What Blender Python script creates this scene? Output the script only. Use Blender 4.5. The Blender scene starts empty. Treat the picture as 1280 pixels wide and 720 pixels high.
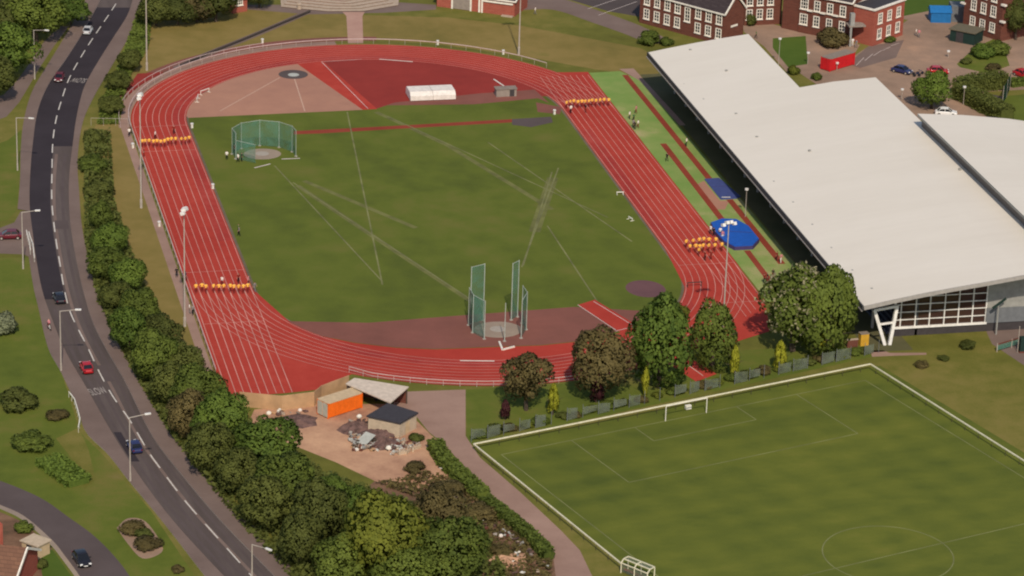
import bpy, bmesh, math, random
import numpy as np
from mathutils import Vector, Matrix
from mathutils.geometry import tessellate_polygon
R_ = math.radians
random.seed(7)
scene = bpy.context.scene
col = scene.collection

# ------------------------------------------------------------------ camera
F = 4123.672
C = Vector((-109.16225, -544.33447, 199.14672))
yaw, pit, rol = -0.2285979, 0.3728618, 0.0317903
_f = Vector((-math.sin(yaw)*math.cos(pit), math.cos(yaw)*math.cos(pit), -math.sin(pit)))
_r = Vector((math.cos(yaw), math.sin(yaw), 0)); _u = _r.cross(_f)
RT = math.cos(rol)*_r + math.sin(rol)*_u
UP = -math.sin(rol)*_r + math.cos(rol)*_u

def G(u, v, z=0.0):
    "survey: where the sight line to photo pixel (u, v) meets the level z"
    d = (u-640)*RT - (v-360)*UP + F*_f
    p = C + d*((z-C.z)/d.z)
    return Vector((p.x, p.y, z))

def ppm(p):
    return F/((Vector(p)-C).dot(_f))

cam = bpy.data.cameras.new('camera'); camo = bpy.data.objects.new('camera', cam); col.objects.link(camo)
m = Matrix((RT, UP, -_f)).transposed().to_4x4(); m.translation = C
camo.matrix_world = m
cam.sensor_width = 36; cam.lens = F/1280*36; cam.clip_start = 20; cam.clip_end = 6000
scene.camera = camo
scene.cycles.filter_width = 2.1

# ------------------------------------------------------------------ light
SUN = Vector((-0.12, -1.05, 1.0)).normalized()          # towards the sun
w = bpy.data.worlds.new('World'); scene.world = w; w.use_nodes = True
nt = w.node_tree; bg = nt.nodes['Background']
sky = nt.nodes.new('ShaderNodeTexSky'); sky.sky_type = 'NISHITA'; sky.sun_disc = False
sky.sun_elevation = math.asin(SUN.z); sky.sun_rotation = math.atan2(SUN.x, SUN.y)
nt.links.new(sky.outputs[0], bg.inputs[0]); bg.inputs[1].default_value = 0.088
sl = bpy.data.lights.new('sun', 'SUN'); sl.energy = 2.65; sl.angle = R_(1.2); sl.color = (1.0, 0.90, 0.76)
so = bpy.data.objects.new('sun', sl); col.objects.link(so)
so.rotation_euler = SUN.to_track_quat('Z', 'Y').to_euler(); so.location = (0, -200, 200)
scene.view_settings.view_transform = 'Standard'; scene.view_settings.look = 'None'
scene.view_settings.exposure = 0.36; scene.view_settings.gamma = 1.0

# ------------------------------------------------------------------ materials
MATS = {}
def _base(name, rough=0.85, spec=0.2):
    m = bpy.data.materials.new(name); m.use_nodes = True
    b = m.node_tree.nodes['Principled BSDF']
    b.inputs['Roughness'].default_value = rough
    b.inputs['Specular IOR Level'].default_value = spec
    MATS[name] = m
    return m, m.node_tree, b
def mat(name, c, rough=0.7, spec=0.3, var=0.12, scale=1.5, metal=0.0):
    "plain surface with a slight procedural unevenness"
    m, t, b = _base(name, rough, spec)
    b.inputs['Metallic'].default_value = metal
    tc = t.nodes.new('ShaderNodeTexCoord'); n = t.nodes.new('ShaderNodeTexNoise')
    n.inputs['Scale'].default_value = scale; n.inputs['Detail'].default_value = 5
    t.links.new(tc.outputs['Object'], n.inputs['Vector'])
    r = t.nodes.new('ShaderNodeValToRGB')
    r.color_ramp.elements[0].position = 0.3; r.color_ramp.elements[1].position = 0.7
    r.color_ramp.elements[0].color = (*[x*(1-var) for x in c], 1)
    r.color_ramp.elements[1].color = (*[min(1, x*(1+var)) for x in c], 1)
    t.links.new(n.outputs['Fac'], r.inputs[0]); t.links.new(r.outputs[0], b.inputs['Base Color'])
    return m
def ground_mat(name, stops, s1=0.02, s2=0.25, s3=3.0, w=(0.55, 0.3, 0.15), rough=0.95, stretch=None, streak=None):
    "ground cover: three octaves of world-space noise through a colour ramp"
    m, t, b = _base(name, rough, 0.1)
    geo = t.nodes.new('ShaderNodeNewGeometry')
    src = geo.outputs['Position']
    if stretch:
        mp = t.nodes.new('ShaderNodeMapping'); mp.inputs['Rotation'].default_value[2] = stretch[0]
        mp.inputs['Scale'].default_value = (stretch[1], stretch[2], 1)
        t.links.new(src, mp.inputs[0]); src = mp.outputs[0]
    acc = None
    for s, k in zip((s1, s2, s3), w):
        n = t.nodes.new('ShaderNodeTexNoise'); n.inputs['Scale'].default_value = s
        n.inputs['Detail'].default_value = 4; n.inputs['Roughness'].default_value = 0.6
        t.links.new(src, n.inputs['Vector'])
        mu = t.nodes.new('ShaderNodeMath'); mu.operation = 'MULTIPLY_ADD'
        mu.inputs[1].default_value = k; mu.inputs[2].default_value = 0
        t.links.new(n.outputs['Fac'], mu.inputs[0])
        if acc is not None: t.links.new(acc, mu.inputs[2])
        acc = mu.outputs[0]
    if streak:      # mower bands
        wv = t.nodes.new('ShaderNodeTexWave'); wv.wave_type = 'BANDS'
        mp = t.nodes.new('ShaderNodeMapping'); mp.inputs['Rotation'].default_value[2] = streak[0]
        t.links.new(geo.outputs['Position'], mp.inputs[0]); t.links.new(mp.outputs[0], wv.inputs['Vector'])
        wv.inputs['Scale'].default_value = streak[1]; wv.inputs['Distortion'].default_value = 0.8
        wv.inputs['Detail'].default_value = 2
        mu = t.nodes.new('ShaderNodeMath'); mu.operation = 'MULTIPLY_ADD'
        mu.inputs[1].default_value = streak[2]; t.links.new(wv.outputs['Fac'], mu.inputs[0])
        t.links.new(acc, mu.inputs[2]); acc = mu.outputs[0]
        wv2 = t.nodes.new('ShaderNodeTexWave'); mp2 = t.nodes.new('ShaderNodeMapping'); mp2.inputs['Rotation'].default_value[2] = streak[0]+R_(90)
        t.links.new(geo.outputs['Position'], mp2.inputs[0]); t.links.new(mp2.outputs[0], wv2.inputs['Vector']); wv2.inputs['Scale'].default_value = streak[1]*.8
        wv2.inputs['Distortion'].default_value = 0.9; mu2 = t.nodes.new('ShaderNodeMath'); mu2.operation = 'MULTIPLY_ADD'; mu2.inputs[1].default_value = streak[2]*.8
        t.links.new(wv2.outputs['Fac'], mu2.inputs[0]); t.links.new(acc, mu2.inputs[2]); acc = mu2.outputs[0]
    r = t.nodes.new('ShaderNodeValToRGB'); e = r.color_ramp.elements
    while len(e) < len(stops): e.new(0.5)
    for el, (p, c) in zip(e, stops): el.position = p; el.color = (*c, 1)
    t.links.new(acc, r.inputs[0]); t.links.new(r.outputs[0], b.inputs['Base Color'])
    return m
def leaf_mat(name, dark, light, hue=0.35):
    m, t, b = _base(name, 0.75, 0.15)
    geo = t.nodes.new('ShaderNodeNewGeometry'); oi = t.nodes.new('ShaderNodeObjectInfo')
    tc = t.nodes.new('ShaderNodeTexCoord'); n = t.nodes.new('ShaderNodeTexNoise')
    n.inputs['Scale'].default_value = 2.2; n.inputs['Detail'].default_value = 3
    t.links.new(tc.outputs['Object'], n.inputs['Vector'])
    a = t.nodes.new('ShaderNodeMath'); a.operation = 'MULTIPLY_ADD'; a.inputs[1].default_value = 0.38
    a2 = t.nodes.new('ShaderNodeMath'); a2.operation = 'MULTIPLY_ADD'; a2.inputs[1].default_value = 0.95; a2.inputs[2].default_value = -0.28
    a3 = t.nodes.new('ShaderNodeMath'); a3.operation = 'MULTIPLY_ADD'; a3.inputs[1].default_value = hue
    t.links.new(n.outputs['Fac'], a2.inputs[0])
    t.links.new(oi.outputs['Random'], a3.inputs[0]); t.links.new(a2.outputs[0], a3.inputs[2])
    t.links.new(geo.outputs['Random Per Island'], a.inputs[0]); t.links.new(a3.outputs[0], a.inputs[2])
    r = t.nodes.new('ShaderNodeValToRGB'); e = r.color_ramp.elements
    e[0].position = 0.1; e[1].position = 0.95
    e[0].color = (*dark, 1); e[1].color = (*light, 1)
    t.links.new(a.outputs[0], r.inputs[0]); t.links.new(r.outputs[0], b.inputs['Base Color'])
    tl = t.nodes.new('ShaderNodeBsdfTranslucent'); mx = t.nodes.new('ShaderNodeMixShader'); mx.inputs[0].default_value = 0.36
    t.links.new(r.outputs[0], tl.inputs[0]); t.links.new(b.outputs[0], mx.inputs[1]); t.links.new(tl.outputs[0], mx.inputs[2])
    t.links.new(mx.outputs[0], t.nodes['Material Output'].inputs[0])
    return m
def net_mat(name, c, dens):
    m, t, b = _base(name, 0.8, 0.1)
    b.inputs['Base Color'].default_value = (*c, 1)
    tr = t.nodes.new('ShaderNodeBsdfTransparent'); mx = t.nodes.new('ShaderNodeMixShader')
    n = t.nodes.new('ShaderNodeTexNoise'); n.inputs['Scale'].default_value = 0.6
    tc = t.nodes.new('ShaderNodeTexCoord'); t.links.new(tc.outputs['Object'], n.inputs['Vector'])
    mu = t.nodes.new('ShaderNodeMath'); mu.operation = 'MULTIPLY'; mu.inputs[1].default_value = dens*2
    mu.use_clamp = True
    t.links.new(n.outputs['Fac'], mu.inputs[0]); t.links.new(mu.outputs[0], mx.inputs[0])
    t.links.new(tr.outputs[0], mx.inputs[1]); t.links.new(b.outputs[0], mx.inputs[2])
    t.links.new(mx.outputs[0], t.nodes['Material Output'].inputs[0])
    return m
def brick_mat(name, c1, c2, mortar):
    m, t, b = _base(name, 0.9, 0.1)
    tc = t.nodes.new('ShaderNodeTexCoord'); br = t.nodes.new('ShaderNodeTexBrick')
    mp = t.nodes.new('ShaderNodeMapping'); mp.inputs['Rotation'].default_value[0] = R_(90)
    mp.inputs['Scale'].default_value = (1, 1, 1)
    t.links.new(tc.outputs['Object'], mp.inputs[0]); t.links.new(mp.outputs[0], br.inputs['Vector'])
    br.inputs['Scale'].default_value = 1.0; br.inputs['Brick Width'].default_value = 0.9; br.inputs['Row Height'].default_value = 0.3
    br.inputs['Mortar Size'].default_value = 0.02
    br.inputs['Color1'].default_value = (*c1, 1); br.inputs['Color2'].default_value = (*c2, 1); br.inputs['Mortar'].default_value = (*mortar, 1)
    t.links.new(br.outputs[0], b.inputs['Base Color'])
    return m
def glass_mat(name, c=(0.02, 0.025, 0.03)):
    m, t, b = _base(name, 0.12, 0.5); b.inputs['Base Color'].default_value = (*c, 1)
    return m

ground_mat('ground_grass', [(0.33, (0.0904, 0.0875, 0.018)), (0.47, (0.133, 0.129, 0.0248)), (0.56, (0.1862, 0.1571, 0.0394)), (0.68, (0.2234, 0.1627, 0.0563))])
ground_mat('verge_grass', [(0.33, (0.0722, 0.0961, 0.0147)), (0.5, (0.1108, 0.1335, 0.0203)), (0.62, (0.1588, 0.1413, 0.0339)), (0.72, (0.1925, 0.147, 0.0509))], s1=0.05)
ground_mat('dry_grass', [(0.33, (0.1404, 0.1176, 0.03)), (0.47, (0.1998, 0.1491, 0.042)), (0.58, (0.243, 0.1733, 0.055)), (0.7, (0.162, 0.1418, 0.032))], s1=0.04)
ground_mat('infield_grass', [(0.3, (0.0624, 0.0828, 0.0157)), (0.45, (0.0883, 0.108, 0.0179)), (0.56, (0.1092, 0.1319, 0.02)), (0.7, (0.1402, 0.1383, 0.0301))], s1=0.03, streak=(R_(-16.5), 0.032, 0.05))
ground_mat('pitch_grass', [(0.38, (0.0752, 0.0946, 0.017)), (0.52, (0.1026, 0.1197, 0.0195)), (0.66, (0.1288, 0.1414, 0.0221)), (0.82, (0.171, 0.1619, 0.0306))], s1=0.05, s2=.3, streak=(R_(-107), 0.055, 0.07), stretch=(R_(-17), 0.8, 1.4))
ground_mat('lush_grass', [(0.35, (0.05, 0.09, 0.012)), (0.65, (0.085, 0.125, 0.02))])
ground_mat('track_red', [(0.35, (0.3389, 0.0368, 0.0255)), (0.5, (0.3973, 0.0467, 0.0316)), (0.65, (0.45, 0.0637, 0.0437))], s1=0.03, s2=0.4, s3=6)
ground_mat('track_wear', [(0.35, (0.2835, 0.0314, 0.0266)), (0.52, (0.3622, 0.0448, 0.0342)), (0.66, (0.42, 0.0672, 0.0522))], s1=0.06, s2=0.5, s3=3)
ground_mat('track_red_dark', [(0.35, (0.224, 0.031, 0.025)), (0.65, (0.3024, 0.0414, 0.032))], s1=0.04)
ground_mat('apron_brown', [(0.35, (0.17, 0.070, 0.053)), (0.65, (0.25, 0.095, 0.072))], s1=0.06)
ground_mat('d_beige', [(0.35, (0.33, 0.165, 0.118)), (0.65, (0.43, 0.22, 0.145))], s1=0.05)
ground_mat('runway_green', [(0.36, (0.1478, 0.2585, 0.0551)), (0.52, (0.2279, 0.2915, 0.0827)), (0.66, (0.4066, 0.341, 0.1654))], s1=0.05)
ground_mat('runway_red', [(0.35, (0.20, 0.035, 0.02)), (0.65, (0.29, 0.06, 0.035))], s1=0.08)
ground_mat('asphalt_new', [(0.35, (0.0345, 0.0272, 0.0309)), (0.65, (0.0483, 0.039, 0.0438))], s1=0.1)
ground_mat('asphalt_old', [(0.35, (0.0788, 0.0605, 0.054)), (0.5, (0.1029, 0.0792, 0.0713)), (0.66, (0.1313, 0.1023, 0.092))], s1=0.06, stretch=(R_(12), 3.0, 0.25))
ground_mat('asphalt_side', [(0.35, (0.085, 0.064, 0.06)), (0.65, (0.115, 0.088, 0.083))], s1=0.06)
ground_mat('pavement_mat', [(0.35, (0.155, 0.108, 0.090)), (0.65, (0.21, 0.15, 0.125))], s1=0.08)
ground_mat('path_mat', [(0.35, (0.256, 0.1562, 0.1187)), (0.65, (0.3712, 0.2375, 0.1812))], s1=0.06)
ground_mat('brick_path', [(0.35, (0.38, 0.215, 0.165)), (0.65, (0.47, 0.29, 0.22))], s1=0.2)
ground_mat('carpark_mat', [(0.35, (0.2151, 0.1443, 0.101)), (0.52, (0.3162, 0.207, 0.1426)), (0.66, (0.4554, 0.276, 0.1782))], s1=0.03)
ground_mat('carpark_dark', [(0.35, (0.07, 0.055, 0.052)), (0.65, (0.10, 0.078, 0.072))], s1=0.06)
ground_mat('dirt', [(0.32, (0.2436, 0.1218, 0.0783)), (0.48, (0.436, 0.2436, 0.15)), (0.65, (0.6026, 0.359, 0.2152))], s1=0.06, s2=0.35, s3=2)
ground_mat('scrub_soil', [(0.33, (0.078, 0.0562, 0.0336)), (0.5, (0.169, 0.0938, 0.0576)), (0.66, (0.26, 0.15, 0.09))], s1=0.1, s2=0.6)
ground_mat('margin_grey', [(0.35, (0.10, 0.085, 0.045)), (0.65, (0.19, 0.135, 0.10))], s1=.1, s2=.5)
ground_mat('purple_pad', [(0.35, (0.12, 0.06, 0.065)), (0.65, (0.17, 0.085, 0.085))], s1=.1)
ground_mat('grey_pad', [(0.35, (0.25, 0.19, 0.15)), (0.65, (0.36, 0.28, 0.21))], s1=0.15)
ground_mat('hall_shade_ground', [(0.35, (0.0765, 0.0765, 0.033)), (0.65, (0.136, 0.119, 0.06))], s1=0.1)  # grey-green ground with the hall's shade put into the colour
mat('line_white', (0.62, 0.52, 0.46), 0.8, var=0.15, scale=0.4)
mat('line_track', (0.54, 0.27, 0.215), 0.8, var=0.25, scale=0.15)
mat('road_paint', (0.60, 0.55, 0.48), 0.8, var=0.15)
mat('road_paint_worn', (0.36, 0.31, 0.27), 0.8, var=0.3)
mat('line_worn', (0.165, 0.162, 0.06), 0.9, var=0.35, scale=0.25)
mat('line_d', (0.52, 0.33, 0.24), 0.85)
mat('wear_streak', (0.135, 0.135, 0.037), 0.95, var=0.3, scale=0.3)
mat('line_pitch', (0.175, 0.18, 0.065), 0.9, var=0.35, scale=0.25)
mat('white_paint', (0.76, 0.71, 0.60), 0.5)
mat('rail_cream', (0.72, 0.66, 0.47), 0.6)
mat('rail_pale', (0.55, 0.42, 0.38), 0.6)
mat('fence_dark', (0.05, 0.04, 0.035), 0.8)
mat('lamp_steel', (0.42, 0.36, 0.30), 0.5)
mat('lamp_white', (0.78, 0.74, 0.68), 0.4)
mat('net_pole', (0.40, 0.44, 0.38), 0.5)
ground_mat('roof_white', [(0.3, (0.67, 0.6025, 0.505)), (0.5, (0.705, 0.6371, 0.5387)), (0.7, (0.74, 0.6716, 0.5724))], s1=0.08, s2=0.4, s3=2.5, rough=0.6, stretch=(0, 0.22, 1.3))
mat('roof_edge', (0.20, 0.19, 0.17), 0.6)
mat('roof_wall', (0.15, 0.125, 0.11), 0.7)
mat('clad_grey', (0.30, 0.29, 0.26), 0.6)
mat('fascia_grey', (0.34, 0.31, 0.28), 0.6)
mat('clad_blue', (0.15, 0.155, 0.16), 0.6)
mat('dark_wall', (0.05, 0.042, 0.042), 0.8)
mat('stand_dark', (0.055, 0.055, 0.055), 0.8)
mat('stand_seat', (0.055, 0.055, 0.075), 0.7)
mat('truss_grey', (0.34, 0.31, 0.28), 0.6)
mat('steel_white', (0.80, 0.76, 0.70), 0.45)
glass_mat('glass_dark'); glass_mat('glass_brown', (0.05, 0.026, 0.02)); glass_mat('car_glass', (0.012, 0.013, 0.016))
brick_mat('brick_red', (0.125, 0.042, 0.029), (0.16, 0.054, 0.036), (0.16, 0.085, 0.062))
brick_mat('brick_bright', (0.31, 0.075, 0.05), (0.37, 0.095, 0.062), (0.32, 0.14, 0.1))
brick_mat('tile_brown', (0.17, 0.085, 0.055), (0.21, 0.105, 0.065), (0.11, 0.06, 0.04))
brick_mat('slate', (0.045, 0.033, 0.035), (0.062, 0.047, 0.048), (0.03, 0.024, 0.024))
mat('window_white', (0.80, 0.73, 0.62), 0.5)
mat('stone_pale', (0.42, 0.32, 0.235), 0.9)
mat('bitumen', (0.045, 0.04, 0.045), 0.85)
mat('render_beige', (0.50, 0.39, 0.27), 0.85)
mat('shelter_roof', (0.60, 0.49, 0.385), 0.8, var=0.12)
mat('plywood', (0.46, 0.28, 0.145), 0.85, var=0.2, scale=0.6)
mat('orange', (0.80, 0.15, 0.012), 0.5)
mat('box_cream', (0.55, 0.40, 0.235), 0.6)
mat('door_pale', (0.46, 0.45, 0.36), 0.6)
mat('cover_white', (0.74, 0.66, 0.58), 0.6)
mat('store_grey', (0.27, 0.22, 0.18), 0.8)
mat('mat_blue', (0.013, 0.095, 0.42), 0.6)
mat('mat_side', (0.06, 0.04, 0.13), 0.7)
mat('tarp_blue', (0.055, 0.075, 0.22), 0.7)
mat('tent_blue', (0.015, 0.14, 0.36), 0.6)
mat('green_shed', (0.012, 0.032, 0.025), 0.7)
mat('shed_top', (0.13, 0.11, 0.07), 0.85)
mat('skip_red', (0.55, 0.014, 0.018), 0.5)
mat('skip_top', (0.24, 0.19, 0.15), 0.8)
mat('yellow', (0.55, 0.30, 0.03), 0.6)
mat('bark', (0.07, 0.05, 0.035), 0.9)
mat('tyre', (0.015, 0.015, 0.015), 0.9)
mat('rubble', (0.13, 0.075, 0.062), 0.95, var=0.45, scale=1.2)
mat('sheet_pale', (0.42, 0.42, 0.37), 0.7)
mat('concrete', (0.36, 0.31, 0.26), 0.9)
for n, c in dict(red=(0.42, 0.012, 0.016), navy=(0.025, 0.03, 0.10), black=(0.016, 0.015, 0.02), silver=(0.55, 0.54, 0.53), maroon=(0.13, 0.014, 0.022), white=(0.8, 0.77, 0.72)).items():
    mat('paint_'+n, c, 0.28, 0.5, var=0.04)
mat('headlight', (0.85, 0.83, 0.78), 0.2)
mat('skin', (0.45, 0.24, 0.16), 0.6); mat('hair', (0.03, 0.02, 0.014), 0.8); mat('shoe', (0.03, 0.025, 0.025), 0.8)
for n, c in dict(orange=(1.0, 0.53, 0.085), maroon=(0.19, 0.026, 0.02), white=(0.8, 0.74, 0.66), black=(0.012, 0.012, 0.014), navy=(0.03, 0.035, 0.08), green=(0.06, 0.16, 0.05), pink=(0.55, 0.2, 0.22), grey=(0.22, 0.2, 0.19)).items():
    mat('cloth_'+n, c, 0.9, 0.1, var=0.08)
leaf_mat('leaf_dark', (0.062, 0.074, 0.019), (0.168, 0.185, 0.042))
leaf_mat('leaf_mid', (0.068, 0.094, 0.019), (0.19, 0.235, 0.041))
leaf_mat('leaf_yellow', (0.078, 0.096, 0.015), (0.225, 0.24, 0.034))
leaf_mat('leaf_brown', (0.086, 0.07, 0.028), (0.2, 0.155, 0.056))
leaf_mat('leaf_lush', (0.066, 0.108, 0.02), (0.195, 0.265, 0.043))
leaf_mat('leaf_grey', (0.085, 0.1, 0.05), (0.36, 0.38, 0.22))
leaf_mat('leaf_gold', (.25, .26, .02), (.52, .50, .05), 0.2)
leaf_mat('leaf_purple', (0.04, 0.014, 0.016), (0.11, 0.034, 0.034))
leaf_mat('blossom', (0.2, 0.18, 0.09), (0.42, 0.37, 0.22))
net_mat('net_green', (0.095, 0.225, 0.165), 0.46)
net_mat('net_dark', (0.012, 0.05, 0.03), 0.6)
net_mat('screen_grey', (0.15, 0.17, 0.125), 0.6)

# ------------------------------------------------------------------ building helpers
class MB:
    "collects geometry, then links it as ONE mesh object"
    def __init__(s): s.v = []; s.f = []; s.m = []; s.names = []
    def mi(s, n):
        if n not in s.names: s.names.append(n)
        return s.names.index(n)
    def add(s, vs, fs, mt):
        o = len(s.v); i = s.mi(mt)
        s.v += [tuple(v) for v in vs]
        for f in fs: s.f.append([o+k for k in f]); s.m.append(i)
        return s
    def prism(s, pts, z0, z1, mt, bottom=True):
        n = len(pts); a = sum(pts[i][0]*pts[(i+1) % n][1]-pts[(i+1) % n][0]*pts[i][1] for i in range(n))
        if a < 0: pts = list(reversed(pts))
        vs = [(p[0], p[1], z0) for p in pts]+[(p[0], p[1], z1) for p in pts]
        fs = [[i, (i+1) % n, n+(i+1) % n, n+i] for i in range(n)]+[list(range(n, 2*n))]
        if bottom: fs.append(list(range(n-1, -1, -1)))
        return s.add(vs, fs, mt)
    def box(s, c, size, mt, rz=0.0, origin=(0, 0)):
        x, y, z = c; a, b, h = size[0]/2, size[1]/2, size[2]
        ca, sa = math.cos(rz), math.sin(rz)
        pts = [(x+ca*p-sa*q, y+sa*p+ca*q) for p, q in ((-a, -b), (a, -b), (a, b), (-a, b))]
        return s.prism(pts, z, z+h, mt)
    def beam(s, p, q, wd, ht, mt):
        p, q = Vector(p), Vector(q); d = (q-p).normalized()
        r = d.cross(Vector((0, 0, 1)))
        if r.length < 1e-3: r = Vector((1, 0, 0))
        r = r.normalized(); u = r.cross(d)
        vs = [e+r*a*wd/2+u*b*ht/2 for e in (p, q) for a, b in ((-1, -1), (1, -1), (1, 1), (-1, 1))]
        return s.add(vs, [[3, 2, 1, 0], [4, 5, 6, 7], [0, 1, 5, 4], [1, 2, 6, 5], [2, 3, 7, 6], [3, 0, 4, 7]], mt)
    def tube(s, p, q, r0, r1, mt, n=8):
        p, q = Vector(p), Vector(q); d = (q-p).normalized()
        a = d.cross(Vector((0.1, 0.2, 1)));  a = a.normalized() if a.length > 1e-3 else Vector((1, 0, 0))
        b = d.cross(a); vs = []
        for e, r in ((p, r0), (q, r1)):
            for i in range(n):
                t = 2*math.pi*i/n; vs.append(e+a*math.cos(t)*r+b*math.sin(t)*r)
        fs = [[i, (i+1) % n, n+(i+1) % n, n+i] for i in range(n)]+[list(range(n-1, -1, -1)), list(range(n, 2*n))]
        return s.add(vs, fs, mt)
    def sheet(s, pts, mt):
        "flat filled outline"
        ps = [Vector(p) for p in pts]
        tris = tessellate_polygon([ps])
        fs = []
        for t in tris:
            a, b, c = (ps[i] for i in t)
            fs.append(list(t) if (b-a).cross(c-a).z >= 0 else list(reversed(t)))
        return s.add(ps, fs, mt)
    def strip(s, L, Rr, mt, close=False):
        n = len(L); vs = list(L)+list(Rr); fs = []
        for i in range(n if close else n-1):
            j = (i+1) % n; f = [i, n+i, n+j, j]
            a, b, c = Vector(vs[f[0]]), Vector(vs[f[1]]), Vector(vs[f[2]])
            fs.append(f if (b-a).cross(c-a).z >= 0 else list(reversed(f)))
        return s.add(vs, fs, mt)
    def quad(s, a, b, c, d, mt): return s.add([a, b, c, d], [[0, 1, 2, 3]], mt)
    def mesh(s, name):
        me = bpy.data.meshes.new(name); me.from_pydata(s.v, [], s.f)
        for n in s.names: me.materials.append(MATS[n])
        me.polygons.foreach_set('material_index', s.m); me.update()
        return me
    def build(s, name, parent=None, loc=None):
        o = bpy.data.objects.new(name, s.mesh(name)); col.objects.link(o)
        if loc is not None:         # geometry was given in world space, origin wanted at loc
            l = Vector(loc); o.data.transform(Matrix.Translation(-l)); o.location = l
        if parent is not None:
            o.parent = parent
        return o

def tag(o, label=None, cat=None, group=None, kind=None):
    if label: o['label'] = label
    if cat: o['category'] = cat
    if group: o['group'] = group
    if kind: o['kind'] = kind
    return o
def thing(name, loc, label, cat, group=None, rz=0.0):
    o = bpy.data.objects.new(name, None); col.objects.link(o); o.empty_display_size = 0.3
    o.location = (loc[0], loc[1], loc[2] if len(loc) > 2 else 0); o.rotation_euler[2] = rz
    return tag(o, label, cat, group)
def children_of(o): return [c for c in bpy.data.objects if c.parent == o]
def copy_tree(o, parent=None):
    c = o.copy(); col.objects.link(c)
    if parent is not None: c.parent = parent
    for ch in KIDS.get(o.name, ()): 
        copy_tree(ch, c)
    return c
KIDS = {}
def index_kids(o):
    ks = [c for c in bpy.data.objects if c.parent == o]; KIDS[o.name] = ks
    for k in ks: index_kids(k)
def structure(mb, name): return tag(mb.build(name), kind='structure')
def smooth(pts, n=8):
    "Catmull-Rom through 2-D points"
    out = []; P = [pts[0]]+list(pts)+[pts[-1]]
    for i in range(1, len(P)-2):
        a, b, c, d = (np.array(P[k][:2], float) for k in (i-1, i, i+1, i+2))
        for k in range(n):
            t = k/n
            out.append(tuple(0.5*((2*b)+(c-a)*t+(2*a-5*b+4*c-d)*t*t+(3*b-a-3*c+d)*t**3)))
    out.append(tuple(pts[-1][:2])); return out
def gp(pts, z=0.0, n=0):
    "photo outline -> ground outline at level z"
    w = [G(u, v) for u, v in pts]
    if n: w = smooth([(p.x, p.y) for p in w], n)
    return [Vector((p[0], p[1], z)) for p in w]
def resample(pts, n):
    P = np.array([p[:2] for p in pts], float); d = np.r_[0, np.cumsum(np.hypot(*np.diff(P, axis=0).T))]
    t = np.linspace(0, d[-1], n)
    return [(float(np.interp(x, d, P[:, 0])), float(np.interp(x, d, P[:, 1]))) for x in t]

# ------------------------------------------------------------------ the ground and everything painted on it
Z = dict(ground=0.0, verge=0.006, path=0.012, pave=0.016, field=0.012, track=0.020, over=0.026, mark=0.032, top=0.038)
def flat(name, pts, mt, z, n=0):
    return structure(MB().sheet([(p[0], p[1], z) for p in pts], mt), name)

structure(MB().sheet([(-1800, -1500, 0), (1800, -1500, 0), (1800, 2500, 0), (-1800, 2500, 0)], 'ground_grass'), 'ground')

Rk, HL, LW = 36.5, 42.195, 1.22
def stad(d, n=40, z=0.0):
    r = Rk+d; out = []
    for i in range(n+1):
        t = math.pi*i/n; out.append((r*math.cos(t), HL+r*math.sin(t), z))
    for i in range(n+1):
        t = math.pi+math.pi*i/n; out.append((r*math.cos(t), -HL+r*math.sin(t), z))
    return out
flat('infield_lawn', stad(0.6), 'infield_grass', Z['field'])
mg = MB(); mg.strip(stad(-0.75, z=.0145), stad(0.2, z=.0145), 'margin_grey', close=True); structure(mg, 'track_margin')
tr = MB()
tr.strip(stad(-0.25, z=Z['track']), stad(10.15, z=Z['track']), 'track_red', close=True)
structure(tr, 'running_track')
wr = MB(); wr.strip(stad(0.06, z=.0212), stad(1.16, z=.0212), 'track_wear', close=True); wr.strip(stad(1.28, z=.0212), stad(2.3, z=.0212), 'track_wear', close=True); structure(wr, 'track_wear')
zo = Z['over']
# red surfaces running off the oval: sprint chutes, inner water-jump lane, javelin runway
def off(name, pts, mt='track_red', z=None): flat(name, pts, mt, zo if z is None else z)
off('sprint_chute', [(-46.9, -20), (-36.5, -20), (-36.5, -42), (-32, -60), (-24, -77), (-26.4, -80.8), (-32.7, -86), (-38, -86.6), (-46.9, -86.8)], z=0.0225)
off('sprint_chute_far', [(30, 66.5), (41, 65.3), (46.7, 64.8), (46.6, 30), (36.6, 30), (38, 52)], z=0.0225)
off('sprint_chute_near', [(36.6, -30), (46.6, -30), (46.4, -60), (43.5, -73), (36, -77), (33, -76)], z=0.0225)
ib = [(-28.6, -64.6), (-23.5, -68.4), (-17.6, -71.2), (-11.5, -72.8), (-1.8, -73.2), (5.5, -73.6), (13.3, -72.7), (22, -69)]
ob = [p[:2] for p in stad(0.3) if p[1] < -42 and -29 < p[0] < 23.5]
off('inner_lane', ib+list(reversed(sorted(ob))), z=0.0225)
off('javelin_runway', [(15.3, -57.4), (18.6, -55.6), (30, -89), (26.0, -91.5)], 'track_red', z=0.0285)
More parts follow.
